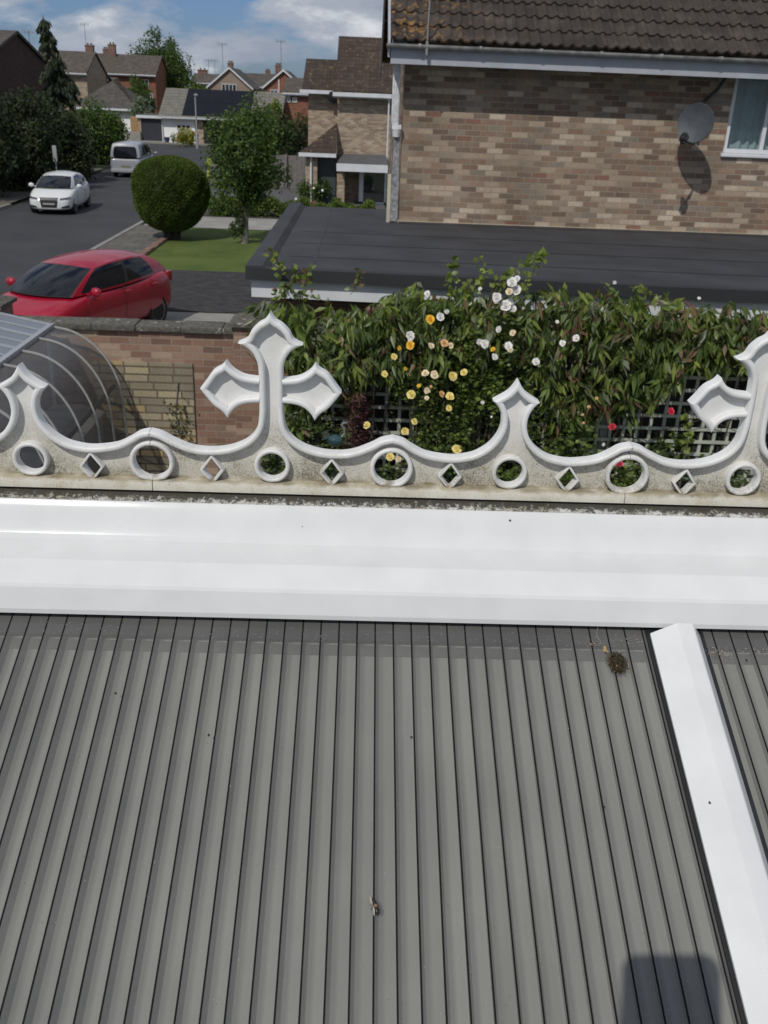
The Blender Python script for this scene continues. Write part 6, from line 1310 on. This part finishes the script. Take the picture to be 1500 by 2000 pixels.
Yo = 88; house('orange_brick_house', 'orange brick house with small white windows behind the dark trees', atY(556, 190, Yo).x, atY(640, 190, Yo).x, Yo, Yo + 7, atY(600, 184, Yo).z, atY(600, 156, Yo + 3).z, M_redbrick, M_tile3, 'x', .3, wins=[(atY(557, 190, Yo).x, atY(567, 190, Yo).x, atY(562, 200, Yo).z, atY(562, 187, Yo).z), (atY(571, 190, Yo).x, atY(580, 190, Yo).x, atY(575, 200, Yo).z, atY(575, 190, Yo).z)])
# television aerials
M_aer = mat('aerial_metal', (.25, .26, .28), .5, .1, 5, metal=.4)
for px, py, Y_, h_, lb in ((435, 126, 108, 2.0, 'thin television aerial on the chimney of the pale gabled house'), (549, 128, 100, 2.2, 'television aerial above the red brick gabled house'), (408, 146, 135, 1.8, 'television aerial left of the pale gable, further off'), (420, 146, 136, 1.8, 'second television aerial left of the pale gable, nearer to it'), (168, 88, 122, 2.3, 'television aerial above the long terrace beside the conifer'), (58, 88, 80, 1.0, 'small television aerial on the second dark gabled house')):
    p = atY(px, py, Y_); a_ = thing('television_aerial', lb, 'aerial', tuple(p)); b = MB(); b.tube([p - Vector((0, 0, .5)), p + Vector((0, 0, h_))], .03, 5); b.build('mast', M_aer, a_)
    b = MB(); b.tube([p + Vector((-.5, 0, h_ - .1)), p + Vector((.5, 0, h_ - .1))], .02, 4)
    for k in range(6): b.tube([p + Vector((-.45 + k * .18, 0, h_ - .32)), p + Vector((-.45 + k * .18, 0, h_ + .12))], .013, 4)
    b.build('antenna', M_aer, a_)
# lamp posts
def lamp(px, pytop, Y_, label, arm):
    p = atY(px, pytop, Y_); t = thing('lamp_post', label, 'lamp post', (p.x, Y_, 0)); m_ = mat('lamp_column_grey', (.34, .36, .39), .5, .1, 3, metal=.2)
    b = MB(); b.tube([(p.x, Y_, 0), (p.x, Y_, 1.1), (p.x, Y_, 1.12), (p.x, Y_, p.z)], [.10, .10, .06, .05], 10); b.build('column', m_, t, smooth=True)
    b = MB(); b.tube([(p.x - .02, Y_, p.z), (p.x + arm, Y_ - .1, p.z + .03)], [.09, .11], 8); b.lathe([(.12, p.z - .08), (.17, p.z + .02), (.10, p.z + .1)], (p.x + arm * .5, Y_, 0), seg=12); b.build('lamp_head', m_, t)
lamp(381, 186, 78, 'grey street lamp in front of the white bungalow', .12)
lamp(101, 166, 52, 'grey street lamp with a flat head standing among the trees on the left', .45)
# round sign among the trees
p = atY(107, 300, 39.3); rs = thing('road_sign', 'pale blank backed sign half hidden in the hedge behind the white car', 'sign', (p.x, 39.3, 0))
b = MB(); b.box(p.x - .08, p.x + .08, 39.28, 39.3, p.z - .3, p.z + .3); b.build('plate', mat('sign_back', (.30, .31, .31), .6, .1, 6), rs, bevel=.01); b = MB(); b.tube([(p.x, 39.33, 0), (p.x, 39.33, p.z + .3)], .03, 6); b.build('pole', M_aer, rs)

# ================================================================== the photographer's phone (its shadow falls on the roof)
ph = thing('smartphone', 'black smartphone held above the roof, outside the picture', 'phone', tuple(CP))
b = MB(); ctr = CP - FW * .012 - RT * .008 + UP * (-.030)
hw_, hh_, r_ = .049, .083, .016; pts = []
for cx0, cy0, a0 in ((hw_ - r_, hh_ - r_, 0), (-hw_ + r_, hh_ - r_, 90), (-hw_ + r_, -hh_ + r_, 180), (hw_ - r_, -hh_ + r_, 270)):
    pts += [(cx0 + r_ * math.cos(R(a0 + k * 18)), cy0 + r_ * math.sin(R(a0 + k * 18))) for k in range(6)]
n = len(pts); vs = [ctr + RT * u + UP * v + FW * s_ for s_ in (-.004, .004) for u, v in pts]
b.add(vs, [tuple(range(n)), tuple(range(2 * n - 1, n - 1, -1))] + [(i, (i + 1) % n, (i + 1) % n + n, i + n) for i in range(n)]); b.build('case', M_cblk, ph)

GROUPS = {'television_aerial': 'television aerials on the distant roofs', 'dirt_crumb': 'dark crumbs on the conservatory roof', 'cobweb_debris': 'cobweb debris under the ridge', 'roadside_tree': 'trees along the left of the street',
          'garden_tree': 'garden trees among the far houses', 'rose_bush': 'rose bushes on the trellis', 'evergreen_climber': 'evergreen climbers on the trellis', 'vine': 'vine shoots over the climbers', 'terraced_houses': 'terraces on the skyline',
          'gabled_house': 'gabled houses in the distance', 'plant_pot': 'plant pots under the bungalow window', 'lamp_post': 'street lamps', 'satellite_dish': 'satellite dishes on the brick walls'}
for o in bpy.data.objects:
    if o.parent is None and o.name.split('.')[0] in GROUPS and 'category' in o: o['group'] = GROUPS[o.name.split('.')[0]]
    if '_o' in o: del o['_o']
